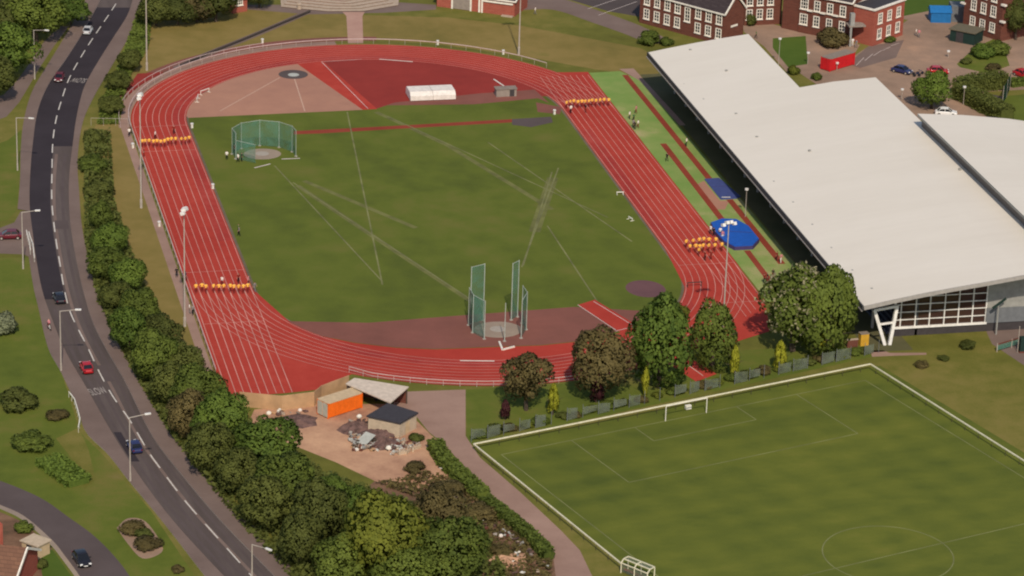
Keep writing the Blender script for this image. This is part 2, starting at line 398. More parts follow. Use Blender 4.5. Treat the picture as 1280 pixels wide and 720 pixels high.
# the two Ds
dl = [p for p in stad(-0.2) if p[1] > 46.8 and p[0] < -9]
flat('throwing_area', [(p[0], p[1]) for p in dl]+[(-35.6, 46.4), (-2.0, 46.9), (-9.7, 77.3)], 'd_beige', 0.0165)
dr = [p for p in stad(-0.2) if p[1] > 50 and p[0] > -10.4]
flat('jumps_area', [(p[0], p[1]) for p in sorted(dr, key=lambda p: -p[0])]+[(-9.6, 77.0), (-1.6, 46.9), (0.6, 47.2), (5, 50.4), (14, 50.5), (22, 51.5)], 'track_red_dark', 0.0175)
flat('jump_strip', [(-9.9, 77.2), (-4.6, 78.6), (0.8, 47.0), (-2.0, 46.9)], 'track_red', 0.0235)
flat('apron', [(-33.5, -57.5), (-28.6, -64.4), (-23.5, -68.2), (-17.6, -71.0), (-11.5, -72.6), (-1.8, -73.0), (5.5, -73.4), (13.3, -72.5), (24, -67), (28.5, -62.5), (14.5, -58.2), (-8, -59.4), (-20, -60.2)], 'apron_brown', 0.0165)
flat('jump_edge', [(5, 50.6), (0.8, 47.6), (3, 49.0), (20, 47.5), (33, 49.6), (34.5, 46.5), (33.6, 55), (27, 54.5), (22, 54)], 'apron_brown', 0.0195)
for i, pp in enumerate([[(640, 149), (689, 146), (691, 153), (664, 159), (640, 156)]]):
    flat('asphalt_pad', gp(pp), 'asphalt_side', 0.0185)
flat('bare_patch', gp([(670, 128), (702, 134), (700, 143), (672, 140)]), 'apron_brown', 0.0185)
flat('cross_country_strip', gp([(367, 164), (500, 157), (640, 149), (640, 153), (500, 161), (400, 167), (367, 168)]), 'runway_red', 0.0165)
sp_ = G(807, 361); flat('shot_pad', [(sp_.x+math.cos(a)*3.3, sp_.y+math.sin(a)*3.9) for a in np.linspace(0, 6.283, 33)[:-1]], 'purple_pad', 0.0185)
# green run-up strip with red runways
flat('runup_strip', [(46.75, 64.3), (53.2, 64.6), (55.9, 58), (56.6, -60), (46.75, -60.5)], 'runway_green', 0.0105)
flat('earth_margin', [(53.4, 66), (56.4, 66), (57.4, 30), (56.2, 30), (55.6, 58)], 'path_mat', 0.0125)
flat('vault_runway', [(53.0, 62), (54.2, 62), (54.2, -0.4), (53.0, -0.4)], 'runway_red', 0.0225)
flat('vault_runway_near', [(53.6, -11.6), (54.8, -11.6), (54.8, -44), (53.6, -44)], 'runway_red', 0.0225)
flat('jump_runway', [(49.7, 20), (50.9, 20), (50.6, -22), (49.4, -22)], 'runway_red', 0.0225)
flat('jump_runway_near', [(49.5, -37), (50.6, -37), (50.4, -52), (49.3, -52)], 'runway_red', 0.0225)
flat('sand_margin', gp([(880, 226), (900, 251), (912, 251), (906, 262), (896, 262), (868, 232)]), 'd_beige', 0.0165)
flat('hall_shade_strip', [(56.7, 62), (64, 62), (64, -84), (56.7, -84)], 'hall_shade_ground', 0.0085)  # dark strip painting the shade on the ground along the stand

mk = MB(); zm = Z['mark']
for k in range(0, 9):
    hw = 0.05
    mk.strip(stad(k*LW-hw, z=zm), stad(k*LW+hw, z=zm), 'line_track', close=True)
for k in range(0, 9):
    x = -(Rk+k*LW)
    mk.sheet([(x-.06, -86.4, zm+.002), (x+.06, -86.4, zm+.002), (x+.06, -42.3, zm+.002), (x-.06, -42.3, zm+.002)], 'line_track')
    x = Rk+k*LW
    mk.sheet([(x-.05, 42.3, zm+.002), (x+.05, 42.3, zm+.002), (x+.05, 63, zm+.002), (x-.05, 63, zm+.002)], 'line_track')
    if k > 3: mk.sheet([(x-.05, -42.3, zm+.002), (x-.05, -72+k*1.4, zm+.002), (x+.05, -72+k*1.4, zm+.002), (x+.05, -42.3, zm+.002)], 'line_track')
for y in (42.2, -34, -57, 28): mk.box((-(Rk+4.88), y, zm+.002), (9.76, .09, .002), 'line_track')
for y in (47, -42.2, -60): mk.box((Rk+4.88, y, zm+.002), (9.76, .09, .002), 'line_track')
structure(mk, 'lane_markings')
kb = MB()
def lines(mb, pairs, wd, mt, z):
    for i_, (a, b) in enumerate(pairs):
        z += .0006
        p, q = G(*a), G(*b); d = (q-p).normalized(); n = Vector((-d.y, d.x, 0))*wd/2
        mb.sheet([(*(p+n)[:2], z), (*(p-n)[:2], z), (*(q-n)[:2], z), (*(q+n)[:2], z)], mt)
lines(kb, [((402, 77.5), (460, 136)), ((402, 77.5), (452, 74.2)), ((722, 381), (770, 413)), ((742, 377), (793, 408)), ((858, 455), (879, 470)), ((793, 408), (770, 414))], .12, 'line_white', 0.0345)
lines(kb, [((474, 74), (516, 77.4)), ((575, 451), (618, 451.5)), ((617, 99), (632, 109))], .3, 'white_paint', 0.0345)
lines(kb, [((366, 92), (381, 139)), ((350, 97), (275, 139))], .22, 'line_d', 0.0345)
structure(kb, 'kerb_markings')
fm = MB()
lines(fm, [((434, 140), (478, 356)), ((343, 207), (478, 352)), ((366, 228), (606, 386)), ((690, 215), (654, 332)), ((698, 210), (652, 334)), ((684, 282), (746, 376)), ((484, 145), (760, 272)), ((610, 178), (790, 302))], .28, 'line_worn', 0.0172)
lines(fm, [((372, 232), (500, 318)), ((500, 318), (600, 384)), ((380, 226), (520, 285)), ((470, 140), (560, 182)), ((560, 182), (690, 262))], 1.1, 'wear_streak', 0.0125)
lines(fm, [((691, 222), (668, 290))], 2.0, 'wear_streak', 0.0160)
structure(fm, 'field_markings')

# --- football pitch (axes fitted to the goal line and side line)
PC = G(1088, 455); E1 = Vector((-0.9567, -0.2912, 0)); E2 = Vector((0.2912, -0.9567, 0))
def Pt(a, b, z=0): return Vector((PC.x+E1.x*a+E2.x*b, PC.y+E1.y*a+E2.y*b, z))
flat('pitch_lawn', [Pt(*p) for p in ((-1, 1.2), (71.5, 1.2), (73.5, 125), (-1, 125))], 'pitch_grass', 0.0085)
pl = MB()
def pline(a, b, wd=.17):
    p, q = Pt(*a), Pt(*b); d = (q-p).normalized(); n = Vector((-d.y, d.x, 0))*wd/2
    pl.sheet([(*(p+n)[:2], .0145), (*(p-n)[:2], .0145), (*(q-n)[:2], .0145), (*(q+n)[:2], .0145)], 'line_pitch')
pline((4.6, 5.1), (69.6, 5.1)); pline((69.6, 5.1), (70.4, 111)); pline((4.6, 5.1), (4.6, 111)); pline((4.6, 58), (70.2, 58))
pline((57.7, 5.1), (57.7, 21.6)); pline((17.5, 5.1), (17.5, 21.6)); pline((17.5, 21.6), (57.7, 21.6))
pline((46.7, 5.1), (46.7, 10.6)); pline((28.5, 5.1), (28.5, 10.6)); pline((28.5, 10.6), (46.7, 10.6))
ci = [(Pt(37.6+9.15*math.cos(t), 57.6+9.15*math.sin(t))) for t in np.linspace(0, 2*math.pi, 73)[:-1]]
pl.strip([Vector((p.x, p.y, .0155)) for p in ci], [Vector((Pt(37.6, 57.6).x+(p.x-Pt(37.6, 57.6).x)*.98, Pt(37.6, 57.6).y+(p.y-Pt(37.6, 57.6).y)*.98, .0155)) for p in ci], 'line_pitch', close=True)
structure(pl, 'pitch_markings')

# --- main road
Ledge = gp([(146, -30), (130, -8), (120, 11), (100, 47), (82, 75), (60, 107), (47, 140), (41, 180), (38, 215), (37, 255), (41, 292), (47, 335), (54, 368), (66, 402), (82, 440), (109, 487), (142, 545), (175, 597), (215, 650), (262, 702), (310, 752)], n=5)
Redge = gp([(182, -30), (168, -5), (159, 20), (140, 50), (120, 82), (105, 110), (96, 145), (91, 180), (87, 215), (86, 245), (88, 280), (94, 318), (103, 360), (114, 398), (130, 432), (156, 477), (190, 545), (228, 595), (270, 645), (320, 697), (372, 750)], n=5)
N = 140
Ledge = resample(Ledge, N); Redge = resample(Redge, N)
def z3(ps, z): return [(p[0], p[1], z) for p in ps]
structure(MB().strip(z3(Ledge, .012), z3(Redge, .012), 'asphalt_old'), 'road')
def nearest_i(ps, u, v):
    g = G(u, v); return min(range(len(ps)), key=lambda i: (ps[i][0]-g.x)**2+(ps[i][1]-g.y)**2)
iL = nearest_i(Ledge, 90, 185); iL2 = nearest_i(Ledge, 57, 376); i0 = nearest_i(Ledge, 121, 11)
mid = [((a[0]*.47+b[0]*.53), (a[1]*.47+b[1]*.53)) for a, b in zip(Ledge, Redge)]
inr = lambda f: [((a[0]*(1-f)+b[0]*f), (a[1]*(1-f)+b[1]*f)) for a, b in zip(Ledge, Redge)]
nw = MB()
iL = nearest_i(mid, 66, 183)
nw.strip(z3(Ledge[i0:iL+1], .0165), z3(Redge[i0:iL+1], .0165), 'asphalt_new')
nw.strip(z3(Ledge[iL:iL2+1], .0165), z3(inr(.53)[iL:iL2+1], .0165), 'asphalt_new')
structure(nw, 'road_resurfacing')
tk = MB()          # worn wheel tracks of the old surface
for a, b in ((.58, .66), (.80, .88)): tk.strip(z3(inr(a)[iL+2:], .0165), z3(inr(b)[iL+2:], .0165), 'pavement_mat' if a < .6 else 'asphalt_side')
for a, b in ((.12, .20), (.34, .42)): tk.strip(z3(inr(a)[iL2+2:], .0165), z3(inr(b)[iL2+2:], .0165), 'asphalt_side')
for f0, f1, a, b in ((.60, .95, 70, 73), (.08, .44, 84, 88), (.56, .75, 100, 104), (.05, .25, 112, 118)):
    tk.strip(z3(inr(f0)[a:b], .0195), z3(inr(f1)[a:b], .0195), 'asphalt_new' if f1 < .5 else 'asphalt_side')
structure(tk, 'wheel_tracks')
cl = gp([(146, 3), (137, 17), (120, 42), (105, 65), (87, 97), (77, 125), (70, 150), (66, 178), (65, 215), (65, 255), (70, 300), (75, 330), (80, 360), (87, 388), (97, 410), (110, 435), (125, 467), (142, 497), (162, 525), (185, 564), (200, 585), (232, 627), (270, 670), (310, 715), (345, 755)], n=8)
P = np.array([p[:2] for p in cl]); dd = np.r_[0, np.cumsum(np.hypot(*np.diff(P, axis=0).T))]
rm = MB(); s = 1.0
while s < dd[-1]-6:
    seg = [(np.interp(x, dd, P[:, 0]), np.interp(x, dd, P[:, 1])) for x in np.linspace(s, s+4.9, 5)]
    L, Rr = [], []
    for i, p in enumerate(seg):
        a, b = seg[max(0, i-1)], seg[min(4, i+1)]; d = Vector((b[0]-a[0], b[1]-a[1])).normalized()
        L.append((p[0]-d.y*.1, p[1]+d.x*.1, .0225)); Rr.append((p[0]+d.y*.1, p[1]-d.x*.1, .0225))
    rm.strip(L, Rr, 'road_paint'); s += 8.3
structure(rm, 'road_markings')
def lettering(name, body, pos, ang, wd, ln, mt, z):
    cu = bpy.data.curves.new('t', 'FONT'); cu.body = body; cu.align_x = 'CENTER'; cu.align_y = 'CENTER'
    t = bpy.data.objects.new('t', cu); col.objects.link(t)
    bpy.context.view_layer.update()
    me = bpy.data.meshes.new_from_object(t.evaluated_get(bpy.context.evaluated_depsgraph_get()))
    bpy.data.objects.remove(t); me.name = name
    xs = [v.co.x for v in me.vertices]; ys = [v.co.y for v in me.vertices]
    sx = wd/(max(xs)-min(xs)); sy = ln/(max(ys)-min(ys)); cx = (max(xs)+min(xs))/2; cy = (max(ys)+min(ys))/2
    for v in me.vertices: v.co = Vector(((v.co.x-cx)*sx, (v.co.y-cy)*sy, 0))
    me.materials.clear(); me.materials.append(MATS[mt])
    o = bpy.data.objects.new(name, me); col.objects.link(o); o.location = (pos[0], pos[1], z); o.rotation_euler[2] = ang
    return tag(o, kind='structure')
lettering('road_lettering', 'SLOW', G(122, 489), R_(14), 2.6, 2.6, 'road_paint_worn', .0225)
lettering('road_lettering', 'SLOW', G(98.5, 100.5), R_(180-24), 2.8, 2.8, 'road_paint_worn', .0225)

def band(name, Lp, Rp, mt, z, kerb=True, n=5):
    L, Rr = resample(gp(Lp, n=n), 90), resample(gp(Rp, n=n), 90)
    mb = MB().strip(z3(L, z), z3(Rr, z), mt)
    structure(mb, name)
# pavements: raised sheets with a kerb face on the road side
def pavement(edge, outer_px, i1, name, kerb_in):
    outer = resample(gp(outer_px, n=5), len(edge[:i1]))
    mb = MB(); h = .12
    e = edge[:i1]
    mb.strip(z3(e, h), z3(outer, h), 'pavement_mat'); mb.strip(z3(e, .0), z3(e, h), 'concrete'); mb.strip(z3(outer, 0), z3(outer, h), 'concrete')
    structure(mb, name)
pavement(Redge, [(200, -30), (186, -5), (176, 20), (158, 52), (139, 84), (117, 122), (103, 155), (97, 200), (99, 240), (102, 280), (109, 318), (118, 355), (128, 385), (148, 430), (172, 475), (205, 530), (240, 573), (280, 620), (330, 672), (390, 740)], N, 'pavement_right', 1)
ia = nearest_i(Ledge, 41, 268); ib_ = nearest_i(Ledge, 47, 322); ic = nearest_i(Ledge, 109, 487)
def pavement2(i0, i1, outer_px, name):
    e = Ledge[i0:i1]; outer = resample(gp(outer_px, n=5), len(e)); mb = MB(); h = .12
    mb.strip(z3(outer, h), z3(e, h), 'pavement_mat'); mb.strip(z3(e, 0), z3(e, h), 'concrete'); mb.strip(z3(outer, 0), z3(outer, h), 'concrete')
    structure(mb, name)
pavement2(0, ia, [(128, -30), (110, -5), (100, 14), (80, 48), (58, 84), (40, 115), (30, 150), (26, 185), (25, 225), (22, 262)], 'pavement_left')
pavement2(ib_, N, [(36, 322), (42, 360), (48, 385), (60, 435), (76, 465), (97, 510), (107, 540), (135, 568), (160, 600), (195, 642), (225, 680), (262, 728), (285, 755)], 'pavement_left_near')
flat('path', gp([(-20, 128), (5, 118), (22, 100), (40, 75), (55, 52), (75, 33), (86, 33), (68, 57), (50, 84), (36, 108), (24, 128), (8, 146), (-20, 156)]), 'pavement_mat', .014)
flat('side_road', gp([(-30, 286), (0, 285), (18, 278), (26, 264), (41, 264), (47, 326), (38, 322), (30, 318), (0, 317), (-30, 317)]), 'pavement_mat', .0085)
flat('verge', gp([(-40, 322), (40, 322), (52, 400), (80, 475), (100, 540), (130, 570), (190, 640), (240, 715), (270, 755), (-60, 755)]), 'verge_grass', .004)
flat('verge_left', gp([(-30, 190), (10, 175), (27, 162), (25, 225), (21, 262), (10, 275), (-30, 280)]), 'verge_grass', .004)
flat('verge_right', gp([(182, 5), (172, 55), (150, 95), (118, 160), (112, 200), (120, 330), (180, 460), (260, 560), (380, 690), (420, 690), (300, 500), (200, 300), (158, 150), (165, 120), (230, 75), (210, 10)]), 'dry_grass', .004)
flat('upper_lawn', gp([(192, 22), (345, 8), (430, 18), (560, 22), (650, 32), (800, 60), (830, 75), (820, 98), (740, 86), (640, 68), (540, 54), (440, 48), (320, 56), (232, 80), (195, 85)]), 'dry_grass', .0055)
band('estate_road', [(-40, 590), (0, 601), (50, 622), (85, 646), (120, 672), (155, 710), (185, 760)], [(-40, 615), (0, 632), (30, 646), (65, 676), (82, 697), (100, 722), (125, 765)], 'asphalt_side', .0085)
band('estate_kerb', [(-40, 614), (0, 631), (30, 645), (65, 675), (82, 696), (100, 721), (125, 764)], [(-40, 618), (0, 636), (28, 650), (62, 680), (79, 701), (97, 726), (122, 768)], 'grey_pad', .0125)
flat('garden', gp([(-40, 630), (0, 640), (28, 652), (62, 682), (95, 728), (110, 770), (-60, 770)]), 'scrub_soil', .0065)
flat('lawn_patch', gp([(50, 680), (66, 688), (95, 728), (98, 750), (58, 745), (52, 715)]), 'lush_grass', .0105)
flat('bare_bed', gp([(146, 660), (160, 648), (182, 652), (202, 680), (200, 692), (178, 698), (160, 680), (146, 660)], n=5), 'carpark_mat', .0085)
flat('worn_patch', gp([(70, 548), (98, 535), (110, 560), (120, 600), (105, 612), (95, 580)]), 'ground_grass', .0065)
# --- lane, yard and scrub at the bottom
flat('lane', gp([(496, 490), (582, 487), (582, 545), (600, 572), (650, 615), (700, 662), (725, 688), (745, 730), (755, 760), (700, 760), (692, 700), (650, 655), (600, 605), (556, 556), (536, 540), (520, 520), (490, 510)]), 'path_mat', .0125)
flat('lane_margin', gp([(583, 552), (594, 556), (770, 705), (800, 760), (756, 760), (738, 705), (700, 655), (650, 612), (600, 568)]), 'ground_grass', .0085)
flat('yard', gp([(318, 512), (395, 505), (500, 505), (540, 545), (560, 560), (560, 600), (520, 612), (470, 602), (420, 578), (345, 548), (310, 530)]), 'dirt', .0105)
flat('scrub', gp([(470, 600), (560, 556), (600, 606), (692, 700), (700, 760), (380, 760), (420, 640)]), 'scrub_soil', .0065)
flat('worksite_lawn', gp([(582, 487), (700, 480), (900, 440), (960, 436), (1100, 432), (1094, 445), (700, 532), (590, 556), (584, 548)]), 'verge_grass', .0045)
# --- paths and car parks at the top
flat('brick_walk', gp([(428, 15), (456, 15), (453, 20), (454, 54), (435, 54), (433, 20)]), 'brick_path', .0125)
band('footpath', [(215, 84), (258, 65), (310, 44), (350, 27), (390, 9)], [(222, 86), (264, 69), (316, 48), (356, 31), (396, 13)], 'pavement_mat', .0125)
flat('terrace_apron', gp([(300, 6), (360, 6), (500, 3), (545, 6), (545, 12), (480, 16), (385, 18), (350, 15), (310, 12)]), 'pavement_mat', .0085)
band('school_path', [(640, 14), (690, 12), (740, 28), (785, 44), (812, 56)], [(655, -6), (700, -2), (750, 14), (800, 32), (840, 52)], 'pavement_mat', .0105)
flat('school_car_park', gp([(690, -30), (812, -30), (806, 22), (760, 14), (700, -4)]), 'carpark_dark', .0085)
flat('car_park', gp([(985, 55), (1060, 75), (1090, 55), (1135, 25), (1110, 20), (1140, -40), (1400, -40), (1400, 130), (1280, 112), (1230, 115), (1240, 150), (1140, 150), (1085, 100), (1030, 112), (990, 85)]), 'carpark_mat', .0085)
flat('parking_bays', gp([(1060, 80), (1085, 58), (1130, 50), (1120, 72), (1075, 85)]), 'pavement_mat', .0125)
flat('carpark_verge', gp([(1120, 22), (1190, 8), (1240, 8), (1240, -10), (1120, -10)]), 'lush_grass', .0125)
flat('school_yard', gp([(925, 18), (1000, 40), (1075, 56), (1062, 78), (1010, 88), (985, 92), (955, 58), (930, 40)]), 'carpark_mat', .0105)
flat('small_lawn', gp([(966, 48), (1007, 45), (1010, 80), (985, 84), (966, 60)]), 'lush_grass', .0125)
flat('planting_bed', gp([(1196, 80), (1218, 60), (1250, 45), (1262, 82), (1235, 92), (1200, 84)]), 'verge_grass', .0125)
flat('bowling_lawn', gp([(1255, 120), (1400, 110), (1400, 200), (1245, 155)]), 'infield_grass', .0125)
flat('hall_forecourt', gp([(1130, 145), (1245, 155), (1400, 200), (1400, 150), (1240, 118), (1150, 120)]), 'carpark_dark', .0065)
flat('service_yard', gp([(1230, 408), (1400, 395), (1400, 480), (1300, 470), (1240, 430)]), 'pavement_mat', .0085)
flat('worn_track', gp([(1088, 438), (1104, 438), (1112, 441), (1158, 441), (1158, 443.5), (1110, 445), (1090, 446)]), 'path_mat', .0085)
bl = MB()
for k in range(5):
    lines(bl, [((1070+k*11, 82-k*6.2), (1080+k*11, 72-k*4.5))], .12, 'line_white', .0165)
lines(bl, [((735, 11), (780, -4)), ((748, 19), (796, 2))], .14, 'line_white', .0125)
structure(bl, 'bay_markings')

# ------------------------------------------------------------------ helpers for things
def part(mb, name, root, label=None):
    "a part given in world space, hung under its thing"
    o = mb.build(name); 
    M = Matrix.Translation(root.location) @ Matrix.Rotation(root.rotation_euler[2], 4, 'Z')
    o.data.transform(M.inverted()); o.parent = root
    if label: o['label'] = label
    return o
def solo(mb, name, loc, label, cat, group=None):
    "a thing that is one mesh, given in world space"
    return tag(mb.build(name, loc=loc), label, cat, group)

# ------------------------------------------------------------------ vegetation
rng = np.random.default_rng(11)
def cards(P, Nn, size, jitter=0.7, aspect=1.0):
    "one bent leaf-clump card at every point P, facing roughly along Nn"
    n = len(P)
    d = Nn + rng.normal(0, jitter, (n, 3)); d /= np.linalg.norm(d, axis=1)[:, None]
    a = np.cross(d, rng.normal(0, 1, (n, 3))); a /= np.linalg.norm(a, axis=1)[:, None]
    b = np.cross(d, a)
    s = (size*rng.uniform(.6, 1.35, n))[:, None]
    v = np.stack([P-a*s-b*s*.55*aspect, P+a*s*.2-b*s*aspect+d*s*.25, P+a*s+b*s*.4*aspect, P-a*s*.25+b*s*aspect+d*s*.2], 1).reshape(-1, 3)
    f = np.arange(4*n).reshape(-1, 4)
    return v, f
def cards_mesh(name, vf, mt):
    v = np.concatenate([x[0] for x in vf]); o = 0; fs = []
    for x in vf: fs.append(x[1]+o); o += len(x[0])
    f = np.concatenate(fs)
    me = bpy.data.meshes.new(name); me.from_pydata(v.tolist(), [], f.tolist()); me.materials.append(MATS[mt]); me.update()
    return me
def sphere_dirs(n):
    d = rng.normal(0, 1, (n, 3)); return d/np.linalg.norm(d, axis=1)[:, None]
def crown(name, n=2600, lobes=22, leaf=.075, spread=.62, lr=(.26, .46), flatb=.55, cone=0.0, core=False):
    "unit crown: uneven lobes of leaf clumps with gaps between"
    cs = sphere_dirs(lobes)*rng.uniform(.35, 1, lobes)[:, None]**.5*spread
    cs[:, 2] = np.where(cs[:, 2] < 0, cs[:, 2]*flatb, cs[:, 2])
    if cone: cs[:, :2] *= (1-cone*(cs[:, 2:3]+1)/2)
    rs = rng.uniform(*lr, lobes)
    if cone: rs *= (1-.55*cone*(cs[:, 2]+1)/2)
    k = rng.choice(lobes, n, p=rs**2/np.sum(rs**2))
    d = sphere_dirs(n); d[:, 2] = np.where((d[:, 2] < -.2) & (rng.random(n) < .6), -d[:, 2], d[:, 2])
    rad = rs[k]*np.where(rng.random(n) < .75, rng.uniform(.85, 1.1, n), rng.uniform(.4, .9, n))
    P = cs[k]+d*rad[:, None]
    q = np.full(n, True)
    for c, r in zip(cs, rs): q &= ~((np.linalg.norm(P-c, axis=1) < r*.72) & (rng.random(n) < .8))
    P = P[q]; d = d[q]
    vf = [cards(P, d, leaf, .55)]; g_ = P/np.maximum(np.linalg.norm(P, axis=1)[:, None], .05); nrm = d*.75+g_*.5+[0, 0, .15]; nrm = np.repeat(nrm/np.linalg.norm(nrm, axis=1)[:, None], 4, axis=0).tolist()
    if core:
        for c, r in zip(cs, rs):
            A = np.array([(math.cos(a)*math.cos(e), math.sin(a)*math.cos(e), math.sin(e)) for e in (-1.2, -.4, .4, 1.2) for a in np.arange(7)*2*math.pi/7])
            vf.append((c+A*r*.74, np.array([[i*7+j, i*7+(j+1) % 7, i*7+7+(j+1) % 7, i*7+7+j] for i in range(3) for j in range(7)]))); nrm += (A/np.linalg.norm(A, axis=1)[:, None]).tolist()
    me = cards_mesh(name, vf, 'leaf_mid'); me.polygons.foreach_set('use_smooth', [True]*len(me.polygons)); me.normals_split_custom_set_from_vertices(nrm)
    return me
CROWN = [crown('crown_leaves', 13000, 50, .040, .74, (.15, .42)), crown('crown_leaves', 13000, 60, .039, .78, (.14, .38)), crown('crown_leaves', 13000, 44, .041, .7, (.18, .46)), crown('crown_leaves', 13000, 56, .039, .76, (.15, .40), .8)]
OVAL = [crown('oval_leaves', 13000, 56, .040, .74, (.2, .42), .9, .45), crown('oval_leaves', 13000, 64, .039, .76, (.18, .4), .9, .5)]
THIN = [crown('thin_leaves', 6500, 36, .04, .72, (.18, .36), .9)]
BUSH = [crown('bush_leaves', 4500, 26, .062, .64, (.3, .5), .15, core=True), crown('bush_leaves', 4500, 32, .06, .7, (.26, .44), .15, core=True)]
CONIF = [crown('conifer_leaves', 3000, 46, .08, .8, (.26, .42), 1.0, .8)]
def trunk_mesh(seed, thin=1.0):
    "unit trunk from the ground (z=0) to the crown top (z=1) with limbs"
    r = random.Random(seed); mb = MB()
    mb.tube((0, 0, 0), (r.uniform(-.02, .02), 0, .34), .035*thin, .026*thin, 'bark', 7)
    mb.tube((0, 0, .34), (.02, .02, .8), .026*thin, .008*thin, 'bark', 6)
    for i in range(6):
        a = i*1.05+r.uniform(-.3, .3); z = r.uniform(.28, .55); l = r.uniform(.18, .32)
        mb.tube((0, 0, z), (math.cos(a)*l, math.sin(a)*l, z+r.uniform(.12, .28)), .014*thin, .004*thin, 'bark', 5)
    return mb.mesh('trunk')
TRUNK = [trunk_mesh(1), trunk_mesh(2), trunk_mesh(3, .7)]
def plant(name, cat, u, v, rpx, asp, lib, leaf, label, group=None, stem=0.35, seed=None, rx=1.0):
    """plant whose crown is seen centred on photo pixel (u, v) with radius rpx; stem = bare height as a share of the crown half-height"""
    k = len(PLANTS); rpx *= VR.uniform(.9, 1.12) if group else 1; asp *= VR.uniform(.88, 1.2) if group else 1
    R = rpx/ppm(G(u, v, 3)); rz = R*asp; zc = rz*(1+stem) if stem else rz*.42
    p = G(u, v, zc)
    t = thing(name, (p.x, p.y, 0), label, cat, group, rz=k*2.1)
    c = bpy.data.objects.new('crown', lib[k % len(lib)]); col.objects.link(c); c.parent = t
    c.scale = (R*rx, R*rx, rz); c.location = (0, 0, zc)
    c.material_slots[0].link = 'OBJECT'; c.material_slots[0].material = MATS[leaf]
    if stem:
        s = bpy.data.objects.new('trunk', TRUNK[k % 3]); col.objects.link(s); s.parent = t
        s.scale = (rz*2.1, rz*2.1, zc+rz*.6)
    PLANTS.append(t); return t
PLANTS = []; VR = random.Random(3)
BELT = 'trees in the belt between road and track'
def belt(u, v, r, asp, leaf, label, lib=None, stem=-.12): plant('broadleaf_tree', 'tree', u-(4 if v < 420 else 0), v, r*(.84 if v < 300 else .92 if v < 420 else 1.05), asp*1.1, lib or CROWN, leaf, label, BELT, stem)
belt(119, 172, 17, .75, 'leaf_dark', 'low dark shrubby tree topmost in the roadside belt, below the wire fence', BUSH, 0)
belt(121, 207, 24, .7, 'leaf_mid', 'second shrubby tree from the top of the roadside belt', BUSH, 0)
belt(128, 238, 23, .8, 'leaf_dark', 'third shrubby tree from the top of the roadside belt', BUSH, 0)
belt(129, 270, 22, 1.0, 'leaf_mid', 'fourth tree from the top of the roadside belt, dark and rounded')
belt(141, 300, 29, .85, 'leaf_lush', 'mid green tree of the roadside belt level with the side road junction')
belt(135, 330, 25, .8, 'leaf_mid', 'tree at the roadside edge of the belt just below the side road junction')
belt(163, 345, 26, .85, 'leaf_lush', 'fresh green tree on the track side of the belt, opposite the dark car')
belt(150, 372, 25, .8, 'leaf_dark', 'dark tree at the belt edge opposite the dark car by the third lamp')
belt(180, 385, 27, .85, 'leaf_mid', 'broad green tree on the track side of the belt beside the floodlight foot')
belt(166, 412, 28, 1.0, 'leaf_lush', 'dark tree at the belt edge opposite the fourth street lamp')
belt(205, 418, 30, .9, 'leaf_dark', 'dull dark tree of the belt against the dry grass near the sprint chute')
belt(194, 445, 28, 1.0, 'leaf_mid', 'mid green tree at the belt edge above the red car')
belt(228, 452, 30, .9, 'leaf_dark', 'tall dark tree of the belt beside the lower end of the track rail')
belt(212, 480, 27, .9, 'leaf_dark', 'dark tree at the belt edge opposite the red car')
belt(246, 490, 32, .9, 'leaf_mid', 'green tree of the belt overlapping the corner of the sprint chute')
belt(235, 520, 28, .9, 'leaf_brown', 'brown tinged tree at the belt edge above the blue car')
belt(275, 528, 36, .95, 'leaf_lush', 'fresh green tree of the belt below the plywood hoarding')
belt(262, 562, 30, .95, 'leaf_dark', 'dark tree at the belt edge opposite the blue car')
belt(332, 558, 40, .9, 'leaf_lush', 'large fresh green tree at the left edge of the dirt yard')
belt(298, 592, 32, 1.0, 'leaf_dark', 'dark tree leaning over the pavement below the blue car')
belt(360, 605, 35, .95, 'leaf_mid', 'large mid green tree at the lower edge of the dirt yard')
belt(335, 630, 34, 1.0, 'leaf_dark', 'dark tree at the belt edge in the lower roadside part')
belt(416, 622, 27, .9, 'leaf_lush', 'bright green tree beside the tongue of bare dirt')
belt(400, 640, 38, 1.0, 'leaf_dark', 'dark tree in the shade between the two yellow-green crowns')
belt(452, 642, 29, .95, 'leaf_lush', 'fresh green tree below the tongue of bare dirt')
belt(375, 675, 30, 1.0, 'leaf_dark', 'dark tree beside the last street lamp at the bottom edge')
belt(478, 675, 50, .95, 'leaf_yellow', 'largest yellow-green tree at the bottom of the belt')
belt(425, 705, 36, 1.0, 'leaf_mid', 'mid green tree at the bottom edge, left of the largest crown')
belt(545, 655, 36, .95, 'leaf_brown', 'brown-green tree standing in the scrub right of the largest crown')
belt(562, 695, 42, .95, 'leaf_mid', 'big dull green tree at the bottom edge nearest the lane')
belt(505, 722, 40, .95, 'leaf_mid', 'green tree cut by the bottom edge below the largest crown')
for u, v, r, asp, leaf, lab in [
    (45, 18, 30, .8, 'leaf_mid', 'bright green tree at the top left corner beside the road'),
    (88, 14, 22, .8, 'leaf_lush', 'fresh green tree reaching towards the road at the top edge'),
    (12, 62, 26, .85, 'leaf_lush', 'fresh green tree at the left edge above the first street lamp'),
    (14, 22, 26, .85, 'leaf_dark', 'dark tree in the top left corner of the wood'),
    (62, -8, 26, .9, 'leaf_yellow', 'yellowish tree half cut by the top edge left of the road'),
    (-12, 95, 26, .9, 'leaf_dark', 'dark tree at the left edge behind the footpath')]:
    plant('broadleaf_tree', 'tree', u, v, r*1.3, asp, CROWN, leaf, lab, 'trees at the top left', .0001)
